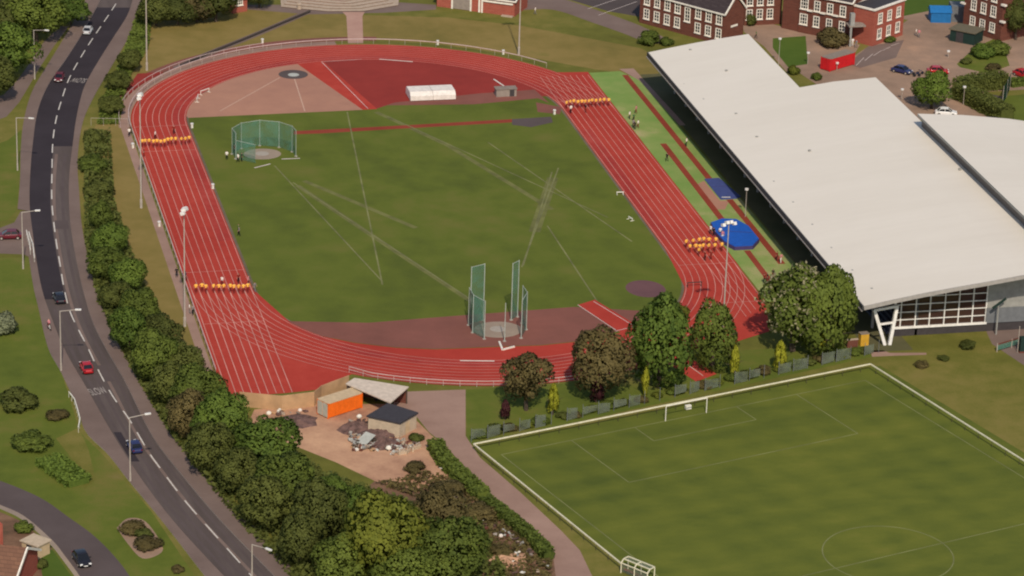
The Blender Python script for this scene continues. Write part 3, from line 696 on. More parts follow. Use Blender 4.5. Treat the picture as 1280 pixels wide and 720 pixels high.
for u, v, r, asp, leaf, lab in [
    (195, 12, 22, .9, 'leaf_dark', 'dark tree right of the road at the top edge, behind the tall pole'),
    (222, 12, 22, .9, 'leaf_dark', 'second dark tree of the clump right of the tall pole'),
    (246, 6, 22, .9, 'leaf_brown', 'brownish tree in the middle of the top edge clump'),
    (270, 0, 22, .9, 'leaf_dark', 'dark tree of the top edge clump next to the small brick gable'),
    (324, -8, 16, .9, 'leaf_dark', 'dark tree right of the small brick gable at the top edge'),
    (162, 76, 14, 1.1, 'leaf_dark', 'narrow dark tree beside the outer corner of the track'),
    (148, 102, 15, .8, 'leaf_dark', 'low dark tree on the bank between road and upper bend'),
    (140, 132, 15, .8, 'leaf_dark', 'dark shrub-like tree just above the wire fence')]:
    plant('broadleaf_tree', 'tree', u, v, r*1.2, asp, CROWN, leaf, lab, 'trees along the top', -.1)
# by the lower bend
plant('thin_tree', 'tree', 659, 472, 38, 1.05, THIN, 'leaf_brown', 'thin brownish tree before the lower bend, left of a golden conifer', stem=.1)
plant('broadleaf_tree', 'tree', 754, 454, 42, 1.1, CROWN, 'leaf_brown', 'olive brown half bare tree in front of the lower bend', stem=.02)
plant('broadleaf_tree', 'tree', 826, 424, 50, 1.35, OVAL, 'leaf_lush', 'tall bright green tree standing over the javelin runway', stem=-.06)
plant('broadleaf_tree', 'tree', 845, 400, 20, 1.5, THIN, 'leaf_yellow', 'slim yellowish tree behind the tall bright green one', stem=.2)
plant('broadleaf_tree', 'tree', 893, 417, 37, 1.35, OVAL, 'leaf_mid', 'egg shaped green tree at the corner of the right bend', stem=-.05)
plant('broadleaf_tree', 'tree', 1036, 388, 44, 1.45, OVAL, 'leaf_mid', 'dark green tree between the flowering chestnut and the sports hall', stem=-.05)
ch = plant('chestnut_tree', 'tree', 994, 386, 46, 1.25, CROWN, 'leaf_mid', 'large chestnut tree covered in pale blossom candles', stem=-.03)
def blossoms(t):
    c = [o for o in bpy.data.objects if o.parent == t and o.name.startswith('crown')][0]
    me = c.data; n = len(me.polygons); fs = np.array([p.center[:] for p in me.polygons])
    out = fs[(np.linalg.norm(fs*[1, 1, .9], axis=1) > .72)]
    pick = out[rng.choice(len(out), 800, replace=False)]*1.05
    v, f = cards(pick, np.tile([0, 0, 1.0], (len(pick), 1)), .034, .9, 1.3)
    o = bpy.data.objects.new('blossoms', cards_mesh('blossoms', [(v, f)], 'blossom')); col.objects.link(o)
    o.parent = t; o.scale = c.scale; o.location = c.location
    o['label'] = 'pale cream blossom candles'
blossoms(ch)
for u, v, r, a, lab in [(691.5, 497, 7.5, 2.4, 'golden conifer left of the white pitch rail'), (807, 475, 6.5, 2.4, 'golden conifer in front of the tall bright green tree'), (919, 450, 7, 2.3, 'golden conifer right of the egg shaped tree'), (975, 443, 8, 1.9, 'golden conifer at the foot of the chestnut tree, broadest of the row'), (1028, 428, 6.5, 2.0, 'small golden conifer in front of the dark tree by the sports hall')]:
    plant('golden_conifer', 'conifer', u, v, r*1.25, a*1.02, CONIF, 'leaf_gold', 'slim '+lab, 'golden conifers along the screen fence', .05)
for u, v, r, a, lab in [(632, 511, 9, 1.6, 'dark purple shrub left of the thin brownish tree'), (746, 487, 12, 1.4, 'dark purple shrub under the olive brown tree')]:
    plant('purple_shrub', 'shrub', u, v, r, a, CONIF, 'leaf_purple', lab, None, .05)
# bushes on the verge, top lawn and car park
for u, v, r, a, lib, leaf, lab, nm in [
    (2, 408, 21, .95, BUSH, 'leaf_grey', 'round grey-green flowering bush at the left edge', 'bush'),
    (22, 502, 26, .7, BUSH, 'leaf_dark', 'wide dark bush on the verge left of the white guard rail', 'bush'),
    (40, 553, 27, .55, BUSH, 'leaf_mid', 'clipped rounded bush on the verge above the estate road', 'bush'),
    (72, 519, 16, .5, BUSH, 'leaf_brown', 'low brown bush in front of the white guard rail', 'bush'),
    (167, 661, 19, .5, BUSH, 'leaf_brown', 'brown shrub in the upper part of the bare verge bed', 'shrub'),
    (184, 680, 20, .5, BUSH, 'leaf_brown', 'brown shrub in the lower part of the bare verge bed', 'shrub'),
    (178, 669, 15, .55, BUSH, 'leaf_dark', 'dark shrub in the middle of the bare verge bed', 'shrub'),
    (222, 712, 9, .7, BUSH, 'leaf_brown', 'small straggly bush at the bottom edge of the verge', 'bush'),
    (30, 660, 13, .8, BUSH, 'leaf_mid', 'round green bush in the garden beside the estate road', 'bush'),
    (52, 706, 9, 1.0, BUSH, 'leaf_dark', 'dark bush at the corner of the brown roofed house', 'bush'),
    (813, 50, 16, .85, BUSH, 'leaf_mid', 'round green bush by the far corner of the white roof', 'bush'),
    (833, 53, 10, .8, BUSH, 'leaf_mid', 'smaller bush against the front of the brick school', 'bush'),
    (937, 27, 9, 1.3, BUSH, 'leaf_dark', 'upright dark bush at the gable of the brick school', 'bush'),
    (1040, 50, 21, .8, BUSH, 'leaf_brown', 'big brown-green bush behind the red container', 'bush'),
    (1022, 32, 9, .8, BUSH, 'leaf_dark', 'small dark bush under the school windows', 'bush'),
    (1112, 50, 9, .6, BUSH, 'leaf_mid', 'low green bush at the brick corner by the parking bays', 'bush'),
    (1124, 40, 6, .9, BUSH, 'leaf_brown', 'small brown bush at the right end of the annexe', 'bush'),
    (992, 89, 9, 1.0, BUSH, 'leaf_yellow', 'yellowish bush beside the notch of the white roof', 'bush'),
    (1020, 97, 8, .9, BUSH, 'leaf_mid', 'small green bush at the white roof edge below the container', 'bush'),
    (1228, 66, 16, .8, BUSH, 'leaf_lush', 'fresh green bush in the car park bed', 'bush'),
    (1248, 62, 16, .8, BUSH, 'leaf_mid', 'large green bush at the right of the car park bed', 'bush'),
    (1208, 77, 8, .7, BUSH, 'leaf_dark', 'low dark bush at the tip of the car park bed', 'bush'),
    (1243, 85, 12, .5, BUSH, 'leaf_brown', 'flat brown bush below the car park bed', 'bush'),
    (1152, 456, 11, .55, THIN, 'leaf_brown', 'straggly brown bush on the grass behind the pitch corner', 'bush'),
    (1179, 448, 9, .6, THIN, 'leaf_dark', 'thin dark bush right of the straggly brown one', 'bush'),
    (1210, 432, 12, .8, THIN, 'leaf_dark', 'thin dark sapling below the glazed hall front', 'sapling'),
    (600, 640, 26, .45, BUSH, 'leaf_brown', 'low brown scrub bush beside the lane', 'scrub bush'),
    (560, 612, 24, .5, BUSH, 'leaf_brown', 'brown scrub bush below the junk pile', 'scrub bush'),
    (520, 585, 16, .5, BUSH, 'leaf_brown', 'small brown scrub bush at the edge of the dirt', 'scrub bush'),
    (520, 548, 11, .7, BUSH, 'leaf_dark', 'dark bush at the corner of the black roofed shed', 'bush'),
    (625, 690, 18, .4, BUSH, 'leaf_brown', 'low scrub bush among the rubble near the lane end', 'scrub bush')]:
    plant(nm.replace(' ', '_'), nm.split()[-1], u, v, r, a, lib, leaf, lab, None, 0)
plant('broadleaf_tree', 'tree', 1166, 113, 25, 1.1, CROWN, 'leaf_lush', 'round green tree in the car park above the white car', None, -.12)
plant('broadleaf_tree', 'tree', 1272, 22, 20, 1.2, CROWN, 'leaf_dark', 'dark tree against the brick block at the top right corner', None, .2)
plant('broadleaf_tree', 'tree', 1252, 20, 10, 1.5, CROWN, 'leaf_dark', 'narrow dark tree at the corner of the tall brick block', None, .2)

def hedge(px, wd, ht, leaf, label, dens=60):
    w = [G(*p) for p in px]; vf = []
    for a, b in zip(w[:-1], w[1:]):
        L = (b-a).length; d = (b-a)/L; n = np.array([-d.y, d.x, 0]); dv = np.array(d[:])
        k = int(L*dens*(wd+2*ht)/3); t = rng.uniform(0, L, k); s = rng.uniform(-1, 1, k)
        side = rng.random(k) < (2*ht)/(2*ht+wd)
        off_ = np.where(side, np.sign(s)*wd/2*rng.uniform(.85, 1.08, k), s*wd/2); z = np.where(side, rng.uniform(.05, 1, k)*ht, ht*rng.uniform(.88, 1.08, k))
        Pp = np.array(a[:])+dv*t[:, None]+n*off_[:, None]; Pp[:, 2] = z
        Nn = np.where(side[:, None], n*np.sign(s)[:, None], np.array([0, 0, 1.0]))
        vf.append(cards(Pp, Nn, .2, .6))
    for a, b in zip(w[:-1], w[1:]):
        m_ = MB().beam((a.x, a.y, ht*.42), (b.x, b.y, ht*.42), wd*.8, ht*.8, 'leaf_dark'); vf.append((np.array(m_.v), np.array(m_.f)))
    me = cards_mesh('hedge', vf, leaf); o = bpy.data.objects.new('hedge', me); col.objects.link(o)
    l = w[0]; me.transform(Matrix.Translation(-l)); o.location = l
    return tag(o, label, 'hedge')
hedge([(543, 560), (556, 582), (580, 604), (604, 626)], 2.2, 1.6, 'leaf_mid', 'green hedge along the upper part of the lane')
hedge([(606, 630), (640, 656), (664, 676), (686, 700)], 1.8, 1.4, 'leaf_mid', 'clipped dark hedge along the lower end of the lane')
hedge([(60, 578), (99, 607)], 4.0, 1.1, 'leaf_lush', 'low clipped hedge on the verge by the estate road')
hedge([(1198, 122), (1216, 130), (1236, 141), (1258, 152)], 3.6, 2.8, 'leaf_dark', 'diagonal clipped hedge beside the small lawn at the right edge')
hedge([(1196, 120), (1225, 112), (1256, 110)], 3.0, 3.2, 'leaf_dark', 'dark hedge enclosing the corner of the car park')
hedge([(1262, 108), (1300, 104)], 2.0, 1.4, 'leaf_mid', 'green hedge at the right edge below the red car')

def scatter(poly_px, n, h, size, leaf, name, label):
    pg = [G(*p) for p in poly_px]; xs = [p.x for p in pg]; ys = [p.y for p in pg]; out = []
    while len(out) < n:
        x, y = rng.uniform(min(xs), max(xs)), rng.uniform(min(ys), max(ys)); c = False
        for a, b in zip(pg, pg[1:]+pg[:1]):
            if (a.y > y) != (b.y > y) and x < (b.x-a.x)*(y-a.y)/(b.y-a.y)+a.x: c = not c
        if c: out.append((x, y, 0))
    P = np.array(out); P[:, 2] = rng.uniform(.05, 1, n)*h*(.55+.45*np.sin(P[:, 0]*.9)*np.sin(P[:, 1]*.7+1))
    v, f = cards(P, np.tile([0, 0, 1.0], (n, 1)), size, .8)
    o = bpy.data.objects.new(name, cards_mesh(name, [(v, f)], leaf)); col.objects.link(o)
    return tag(o, label, name.replace('_', ' '), kind='stuff')
scatter([(106, 168), (138, 166), (142, 250), (172, 340), (222, 435), (300, 512), (345, 560), (430, 600), (500, 625), (600, 650), (640, 740), (380, 740), (290, 645), (215, 548), (165, 465), (122, 380), (106, 300)], 26000, 1.6, .3, 'leaf_dark', 'undergrowth', 'dark undergrowth beneath the belt of trees along the road')
scatter([(172, 15), (190, 12), (186, 60), (160, 100), (148, 156), (122, 156), (128, 125), (150, 80)], 5000, .9, .26, 'leaf_mid', 'bank_vegetation', 'rough green vegetation on the bank between the road and the upper bend')
scatter([(470, 605), (530, 590), (600, 606), (690, 702), (690, 740), (640, 740), (600, 650), (540, 630)], 3200, .8, .24, 'leaf_brown', 'brown_scrub', 'low brown scrub on the waste ground beside the lane')

# ------------------------------------------------------------------ sports hall
hall = thing('sports_hall', (75, -20, 0), 'large sports hall with a huge white roof and a covered stand facing the track', 'building')
prof = [(55.2, 8.0), (60, 8.85), (65, 9.65), (70, 10.35), (75.4, 11.0), (82, 11.9), (90.2, 12.4)]
def roof_slab(profile, y0, y1, th, top, edge):
    mb = MB(); n = len(profile)
    T = [[(x, y, z) for x, z in profile] for y in (y0, y1)]; B = [[(x, y, z-th) for x, z in profile] for y in (y0, y1)]
    for i in range(n-1):
        mb.quad(T[0][i], T[0][i+1], T[1][i+1], T[1][i], top); mb.quad(B[0][i+1], B[0][i], B[1][i], B[1][i+1], edge)
        mb.quad(B[0][i], B[0][i+1], T[0][i+1], T[0][i], edge); mb.quad(B[1][i+1], B[1][i], T[1][i], T[1][i+1], edge)
    mb.quad(B[1][0], B[0][0], T[0][0], T[1][0], edge); mb.quad(B[0][-1], B[1][-1], T[1][-1], T[0][-1], edge)
    return mb
part(roof_slab(prof[:5], -83.9, 51.2, .55, 'roof_white', 'clad_grey'), 'roof', hall)
part(roof_slab(prof[4:], -83.9, 17.0, .55, 'roof_white', 'clad_grey'), 'roof', hall)
part(roof_slab([(88.5, 14.7), (97, 14.1), (106, 13.0), (118, 10.8), (135, 8.0)], -83.9, -11.5, .5, 'roof_white', 'clad_grey'), 'upper_roof', hall)
vents = MB()
for u, v in [(863, 63), (856, 106), (908, 89), (968, 228), (992, 254), (1016, 282), (1040, 311), (1066, 339), (946, 172), (1012, 189), (1090, 362), (920, 143), (1200, 212), (880, 125)]:
    p = G(u, v, 9.8)
    z = float(np.interp(p.x, [a for a, b in prof], [b for a, b in prof])); p = G(u, v, z)
    vents.box((p.x, p.y, z-.1), (.45, .45, .35), 'clad_grey')
part(vents, 'roof_vents', hall)
part(MB().box((89.6, -47.5, 11.2), (.5, 71.5, 3.05), 'roof_wall'), 'clerestory_wall', hall)
fa = MB()
for a, b in zip(prof[:-1], prof[1:]): fa.beam((a[0], -83.98, a[1]-.34), (b[0], -83.98, b[1]-.34), .12, .66, 'fascia_grey')
part(fa, 'fascia', hall)
gut = MB(); gut.beam((55.05, -83.9, 7.62), (55.05, 51.2, 7.62), .22, .9, 'stand_dark'); gut.beam((54.92, -83.9, 7.15), (54.92, 51.2, 7.15), .2, .16, 'truss_grey')
part(gut, 'gutter', hall)
# walls
part(MB().box((84.5, -77.9, 0), (44, .4, 1.5), 'dark_wall', 0), 'base_wall', hall)
part(MB().box((92.3, -78.05, 1.5), (28.4, .5, 2.6), 'clad_blue'), 'lower_cladding', hall)
uw = MB(); uw.prism([(78.2, -78.3), (106.5, -78.3), (106.5, -77.8), (78.2, -77.8)], 4.1, 10.75, 'clad_grey'); part(uw, 'upper_cladding', hall)
part(MB().box((69, 50.4, 0), (12.5, .4, 9.2), 'dark_wall'), 'far_wall', hall)
part(MB().box((83, 16.4, 0), (14.5, .4, 11), 'clad_grey'), 'rear_wall', hall)
part(MB().box((106.8, -45, 0), (.4, 66, 10), 'clad_grey'), 'side_wall', hall)
part(MB().box((66.4, -13.8, 0), (.4, 128.6, 9), 'stand_dark'), 'stand_wall', hall)
st = MB()
for k in range(7): st.box((62.0+k*.62, -14, 0), (.6, 126, .45+.4*k), 'stand_seat')
part(st, 'terrace', hall)
g = part(MB().quad((62.4, -77.98, 1.5), (78.2, -77.98, 1.5), (78.2, -77.98, 10.7), (62.4, -77.98, 8.5), 'glass_brown'), 'glazed_front', hall)
fr = MB()
xs = [62.6, 63.6, 66.1, 68.5, 71.0, 73.4, 75.8, 78.15]
zt = lambda x: float(np.interp(x, [a for a, b in prof], [b for a, b in prof]))-.6
for i, x in enumerate(xs): fr.beam((x, -78.12, 1.5), (x, -78.12, zt(x)), .3 if i in (0, 7) else .17, .2, 'steel_white')
for z in (2.85, 4.15, 5.45, 6.75, 8.05, 9.3):
    x0 = xs[0] if z < 8.3 else 68
    fr.beam((x0, -78.16, z), (78.15, -78.16, z), .13, .13, 'steel_white')
fr.beam((xs[0], -78.2, 1.5), (78.3, -78.2, 1.5), .3, .34, 'steel_white')
f_ = part(fr, 'window_frame', hall)
for nm, a, b, wd in [('prop', (57.9, -81.3, 6.2), (60.1, -81.3, 0), .5), ('prop', (61.7, -81.3, 6.75), (60.9, -81.3, 0), .5), ('prop_tie', (57.9, -81.3, 6.1), (61.7, -81.3, 6.6), .4), ('prop_tie', (58.9, -81.3, 3.6), (61.2, -81.3, 3.8), .28)]:
    part(MB().beam(a, b, wd, wd, 'steel_white'), nm, hall)
for y in np.arange(-74, 51, 8.2):
    mb = MB(); mb.beam((60.4, y, 0), (60.4, y, 8.3), .35, .35, 'truss_grey')
    mb.beam((60.4, y, 4.9), (55.5, y-1.6, 7.2), .2, .2, 'truss_grey'); mb.beam((60.4, y, 4.9), (55.5, y+1.6, 7.2), .2, .2, 'truss_grey')
    part(mb, 'stand_column', hall)

# ------------------------------------------------------------------ brick buildings
def window(root, o, d, n, a, z, wd, ht, rows=3, cols=2):
    "white sash window a metres along the wall from o"
    c = o+d*a+n*.05; fr = MB()
    def P(s, h, k=0): q = c+d*s+n*k; return (q.x, q.y, z+h)
    t = .17
    for s in (-wd/2+t/2, wd/2-t/2): fr.beam(P(s, 0, .03), P(s, ht, .03), .12, t, 'window_white') if abs(n.x) > 2 else fr.beam(P(s, 0, .03), P(s, ht, .03), t, .14, 'window_white')
    for h in [t/2, ht-t/2]: fr.beam(P(-wd/2, h, .032), P(wd/2, h, .032), .12, t, 'window_white')
    for i in range(1, rows): fr.beam(P(-wd/2, ht*i/rows, .028), P(wd/2, ht*i/rows, .028), .1, .09, 'window_white')
    for i in range(1, cols): fr.beam(P(-wd/2+wd*i/cols, 0, .024), P(-wd/2+wd*i/cols, ht, .024), .1, .1, 'window_white')
    fr.beam(P(-wd/2-.1, -.08, .06), P(wd/2+.1, -.08, .06), .22, .16, 'window_white')
    f = part(fr, 'window', root)
    pn = MB(); pn.quad(P(-wd/2, 0, -.02), P(wd/2, 0, -.02), P(wd/2, ht, -.02), P(-wd/2, ht, -.02), 'glass_dark')
    o = part(pn, 'pane', root); o.parent = f
def block(root, p0, p1, depth, eave, ridge, wall='brick_red', roof='slate', parapet=False, gable_trim=True):
    p0, p1 = Vector((*p0[:2], 0)), Vector((*p1[:2], 0)); d = (p1-p0).normalized(); n = Vector((d.y, -d.x, 0))
    if n.dot(C-p0) < 0: n = -n
    q0, q1 = p0-n*depth, p1-n*depth
    mb = MB()
    if parapet:
        mb.prism([p0[:2], p1[:2], q1[:2], q0[:2]], 0, eave, wall); part(mb, 'wall', root)
        r = MB(); e = .25
        cs = [p0+n*e-d*e, p1+n*e+d*e, q1-n*e+d*e, q0-n*e-d*e]
        r.prism([c[:2] for c in cs], eave, eave+.3, 'window_white'); 
        r.prism([c[:2] for c in [p0-n*.3+d*.3, p1-n*.3-d*.3, q1+n*.3-d*.3, q0+n*.3+d*.3]], eave+.3, eave+.34, 'bitumen')
        part(r, 'roof', root)
    else:
        m0, m1 = (p0+q0)/2, (p1+q1)/2; v = []
        for c in (p0, p1, q1, q0): v.append((c.x, c.y, 0))
        for c in (p0, p1, q1, q0): v.append((c.x, c.y, eave))
        v += [(m0.x, m0.y, ridge-.15), (m1.x, m1.y, ridge-.15)]
        mb.add(v, [[0, 1, 5, 4], [1, 2, 6, 9, 5], [2, 3, 7, 6], [3, 0, 4, 8, 7]], wall)
        part(mb, 'wall', root)
        r = MB(); e = .35; k = (ridge-eave)/(depth/2)*e
        a0, a1 = p0+n*e-d*e, p1+n*e+d*e; b0, b1 = q0-n*e-d*e, q1-n*e+d*e; c0, c1 = m0-d*e, m1+d*e
        A = lambda p, z: (p.x, p.y, z)
        for th, rev in ((0, 0), (-.25, 1)):
            for x, y, s, t in ((a0, a1, c1, c0), (c0, c1, b1, b0)):
                z1 = eave-k+.2+th if x is a0 else ridge+.2+th; z2 = ridge+.2+th if x is a0 else eave-k+.2+th
                f = [A(x, z1), A(y, z1), A(s, z2), A(t, z2)]
                r.quad(*(f if not rev else f[::-1]), roof)
        part(r, 'roof', root)
        tr = MB()
        tr.beam(A(a0, eave-k+.1), A(a1, eave-k+.1), .18, .3, 'window_white')
        for m_, s, t in ((c1, a1, b1), (c0, a0, b0)):
            tr.beam(A(s, eave-k+.12), A(m_, ridge+.12), .2, .34, 'window_white'); tr.beam(A(t, eave-k+.12), A(m_, ridge+.12), .2, .34, 'window_white')
        part(tr, 'bargeboard', root)
    return p0, p1, d, n
# school: long two storey range
p0, p1 = G(799, 28), G(904, 57)
sch = thing('school_building', (p0.x, p0.y, 0), 'long two storey brick school range with white sash windows and slate roof', 'building', 'brick school buildings')
o, e, d, n = block(sch, p0, p1, 6.5, 6.9, 10.2)
L = (e-o).length
for i in range(8):
    a = L*(.085+i*.122)
    if i == 4: window(sch, o, d, n, a-.1, 3.0, 1.5, 3.1, 4, 2); continue
    window(sch, o, d, n, a, 1.2, 1.5, 2.2); window(sch, o, d, n, a, 4.25, 1.5, 2.2)
b = MB(); c = e-n*3.2+d*.05; b.beam(c-n*1.2+Vector((0, 0, 3.6)), c+n*1.0+Vector((0, 0, 3.6)), .12, .4, 'window_white'); part(b, 'gable_vent', sch)
ck = MB(); c = o+d*L*.45-n*3.2; ck.box((c.x, c.y, 9.6), (1.1, .9, 2.2), 'brick_red', math.atan2(d.y, d.x)); part(ck, 'chimney', sch)
p0, p1 = G(930, 32), G(976, 30)
sw = thing('school_wing', (p0.x, p0.y, 0), 'brick school wing behind the gable with white windows, partly hidden by a bush', 'building', 'brick school buildings')
o, e, d, n = block(sw, p0, p1, 7, 7.2, 10.5)
for i in range(3):
    for z in (1.3, 4.3): window(sw, o, d, n, (e-o).length*(.12+.28*i), z, 1.4, 2.2)
p0, p1 = G(997, 40), G(1062, 53)
sb = thing('school_block', (p0.x, p0.y, 0), 'two storey brick school block behind the big brown-green bush, with a plain windowless bay', 'building', 'brick school buildings')
o, e, d, n = block(sb, p0, p1, 8, 8.6, 12)
for i in range(4):
    for z in (1.9, 5.2): window(sb, o, d, n, (e-o).length*(.1+.245*i), z, 1.8 if i == 0 else 1.4, 2.3, 3, 3 if i == 0 else 2)
q0, q1 = G(977, 35), G(997, 39.5)
bay = MB(); dq = (q1-q0).normalized(); nq = Vector((dq.y, -dq.x, 0)); nq = nq if nq.dot(C-q0) > 0 else -nq
bay.prism([q0[:2], q1[:2], (q1-nq*5)[:2], (q0-nq*5)[:2]], 0, 9.2, 'brick_red'); part(bay, 'plain_bay', sb)
cp = MB()
for i in range(3):
    c = o+d*(e-o).length*(.22+.245*i)+n*.2; cp.box((c.x, c.y, 5.0), (1.2, .5, .3), 'window_white', math.atan2(d.y, d.x))
part(cp, 'canopy', sb)
p0, p1 = G(1090, 58), G(1128, 44)
an = thing('school_annexe', (p0.x, p0.y, 0), 'square flat roofed brick annexe with white coping by the parking bays', 'building', 'brick school buildings')
o, e, d, n = block(an, p0, p1, 5.5, 7.6, 0, 'brick_bright', parapet=True)
for i in range(3):
    for z in (1.2, 4.5): window(an, o, d, n, (e-o).length*(.2+.3*i), z, 1.5, 2.2, 2 if z < 2 else 3)
pc = MB(); c = o-d*1.2-n*1.5
pc.box((c.x-1.5, c.y+1, 4.2), (3.6, 2.6, .3), 'store_grey'); pc.box((c.x-2.8, c.y, 0), (.4, .4, 4.2), 'clad_grey'); pc.box((c.x-2.6, c.y+.2, 4.5), (.9, .9, 2.6), 'clad_grey')
part(pc, 'porch', an)
p0, p1 = G(1203, 36), G(1250, 52)
tb = thing('tall_brick_block', (p0.x, p0.y, 0), 'three storey brick block with rows of white windows at the top right', 'building', 'brick school buildings')
o, e, d, n = block(tb, p0, p1, 9, 11.5, 15)
for i in range(3):
    for k, z in enumerate((1.5, 4.8, 8.0)): window(tb, o, d, n, (e-o).length*(.25+.26*i), z, 1.5, 2.3 if k else 2.0)
lg = MB()
for a, z in ((-.02, 5.4), (-.03, 9.5), (1.03, 4.2), (1.03, 7.8)):
    c = o+d*(e-o).length*a+n*.1; lg.box((c.x, c.y, z), (1.2, .6, .35), 'window_white', math.atan2(d.y, d.x))
part(lg, 'ledge', tb)
p0, p1 = G(1252, 36), G(1330, 18)
rb = thing('rear_brick_block', (p0.x, p0.y, 0), 'dark brick block behind the trees in the top right corner with white sills', 'building', 'brick school buildings')
o, e, d, n = block(rb, p0, p1, 8, 10, 13)
for i in range(2):
    for z in (2, 5.2): window(rb, o, d, n, 2.5+3.2*i, z, 1.4, 2.2)
# pavilion at the top, its shutters and white columns
p0, p1 = G(546, 8), G(643, 21)
pv = thing('brick_pavilion', (p0.x, p0.y, 0), 'single storey red brick pavilion with grey shutter and white pillars', 'building')
o, e, d, n = block(pv, p0, p1, 8, 3.4, 5.4, 'brick_bright', 'slate')
L = (e-o).length; an_ = math.atan2(d.y, d.x)
def onwall(a, k=.06): c = o+d*a+n*k; return c
sh = MB(); c = onwall(L*.32); sh.box((c.x, c.y, .1), (L*.22, .1, 2.5), 'store_grey', an_); part(sh, 'shutter', pv)
for a in (.2, .44, .55, .585): 
    m_ = MB(); c = onwall(L*a, .1); m_.box((c.x, c.y, 0), (.35, .22, 2.9), 'window_white', an_); part(m_, 'pillar', pv)
m_ = MB(); c = onwall(L*.78, .12); m_.box((c.x, c.y, 2.5), (L*.4, .3, .35), 'window_white', an_); part(m_, 'fascia_board', pv)
m_ = MB(); c = onwall(L*.92, .6); m_.box((c.x, c.y, 0), (L*.14, .8, .25), 'stone_pale', an_); part(m_, 'doorstep', pv)
p = G(305, 14); gb = thing('brick_gatehouse', (p.x, p.y, 0), 'tiny brick gable with one white window between the trees at the top edge', 'building')
o, e, d, n = block(gb, G(291, 17), G(309, 14), 4, 3.2, 4.8, 'brick_bright', 'slate'); window(gb, o, d, n, 1.6, 1.6, 1.6, 1.3, 2, 3)
# terrace steps
ts = thing('terrace_steps', (G(425, 10).x, G(425, 10).y, 0), 'pale stone terrace steps with splayed corners above the brick walk', 'steps')
for k in range(5):
    s = 3.0*k/5; base = [G(u, v) for u, v in [(352, 9), (410, 14.5), (455, 14), (497, 7), (500, -14), (350, -14)]]
    cc = sum((Vector(b) for b in base), Vector())/6
    inn = [b+(Vector((0, 1, 0))*1.25*k)+(Vector((cc.x-b.x, 0, 0)).normalized()*.8*k if abs(b.x-cc.x) > 3 else Vector()) for b in base]
    part(MB().prism([b[:2] for b in inn], .2*k if k else 0, .2*k+.13, 'brick_red', bottom=(k == 0)).prism([tuple(cc[:2]+(Vector(b[:2])-cc.xy)*1.012) for b in inn] if False else [(cc.x+(b.x-cc.x)*1.008, cc.y+(b.y-cc.y)*1.03) for b in inn], .2*k+.13, .2*k+.2, 'stone_pale'), 'step', ts)
p = G(374, 11); solo(MB().tube((p.x, p.y, 0), (p.x, p.y, 1.0), .5, .45, 'stone_pale', 10).tube((p.x, p.y, 1.0), (p.x, p.y, 1.25), .62, .5, 'stone_pale', 10), 'stone_urn', p, 'round pale stone urn at the left end of the terrace steps', 'urn')
# house at the bottom left
p0, p1 = G(-85, 740), G(17, 752)
hs = thing('house', (p0.x, p0.y, 0), 'brown tiled house with brick walls at the bottom left corner', 'house')
o, e, d, n = block(hs, p0, p1, 10, 2.8, 5.4, 'brick_bright', 'tile_brown')
c = o+d*4.2-n*7; m_ = MB(); m_.box((c.x+2.6, c.y+.6, 3.6), (1.0, .8, 3.2), 'brick_bright', .3); part(m_, 'chimney', hs)
c = e-d*1.5+n*1.5; m_ = MB(); m_.box((c.x, c.y, 0), (2.6, 2.4, 2.2), 'brick_bright', .1); m_.box((c.x, c.y, 2.2), (3.0, 2.8, .2), 'tile_brown', .1); part(m_, 'porch', hs)
for i in range(2): window(hs, o, d, n, (e-o).length*(.45+.2*i), 1.0, 1.3, 1.2, 2, 2)
p = G(45, 692); gs = thing('garden_shed', (p.x, p.y, 0), 'small shed with a pale cream flat roof beside the brown tiled house', 'shed')
m_ = MB(); m_.box((p.x, p.y, 0), (2.4, 2.9, 1.9), 'box_cream', .75); part(m_, 'wall', gs)
m_ = MB(); m_.box((p.x, p.y, 1.9), (2.8, 3.3, .16), 'render_beige', .75); part(m_, 'roof', gs)
m_ = MB(); m_.box((p.x-1.0, p.y-.98, 0.05), (.1, .9, 1.7), 'dark_wall', .75); part(m_, 'door', gs)

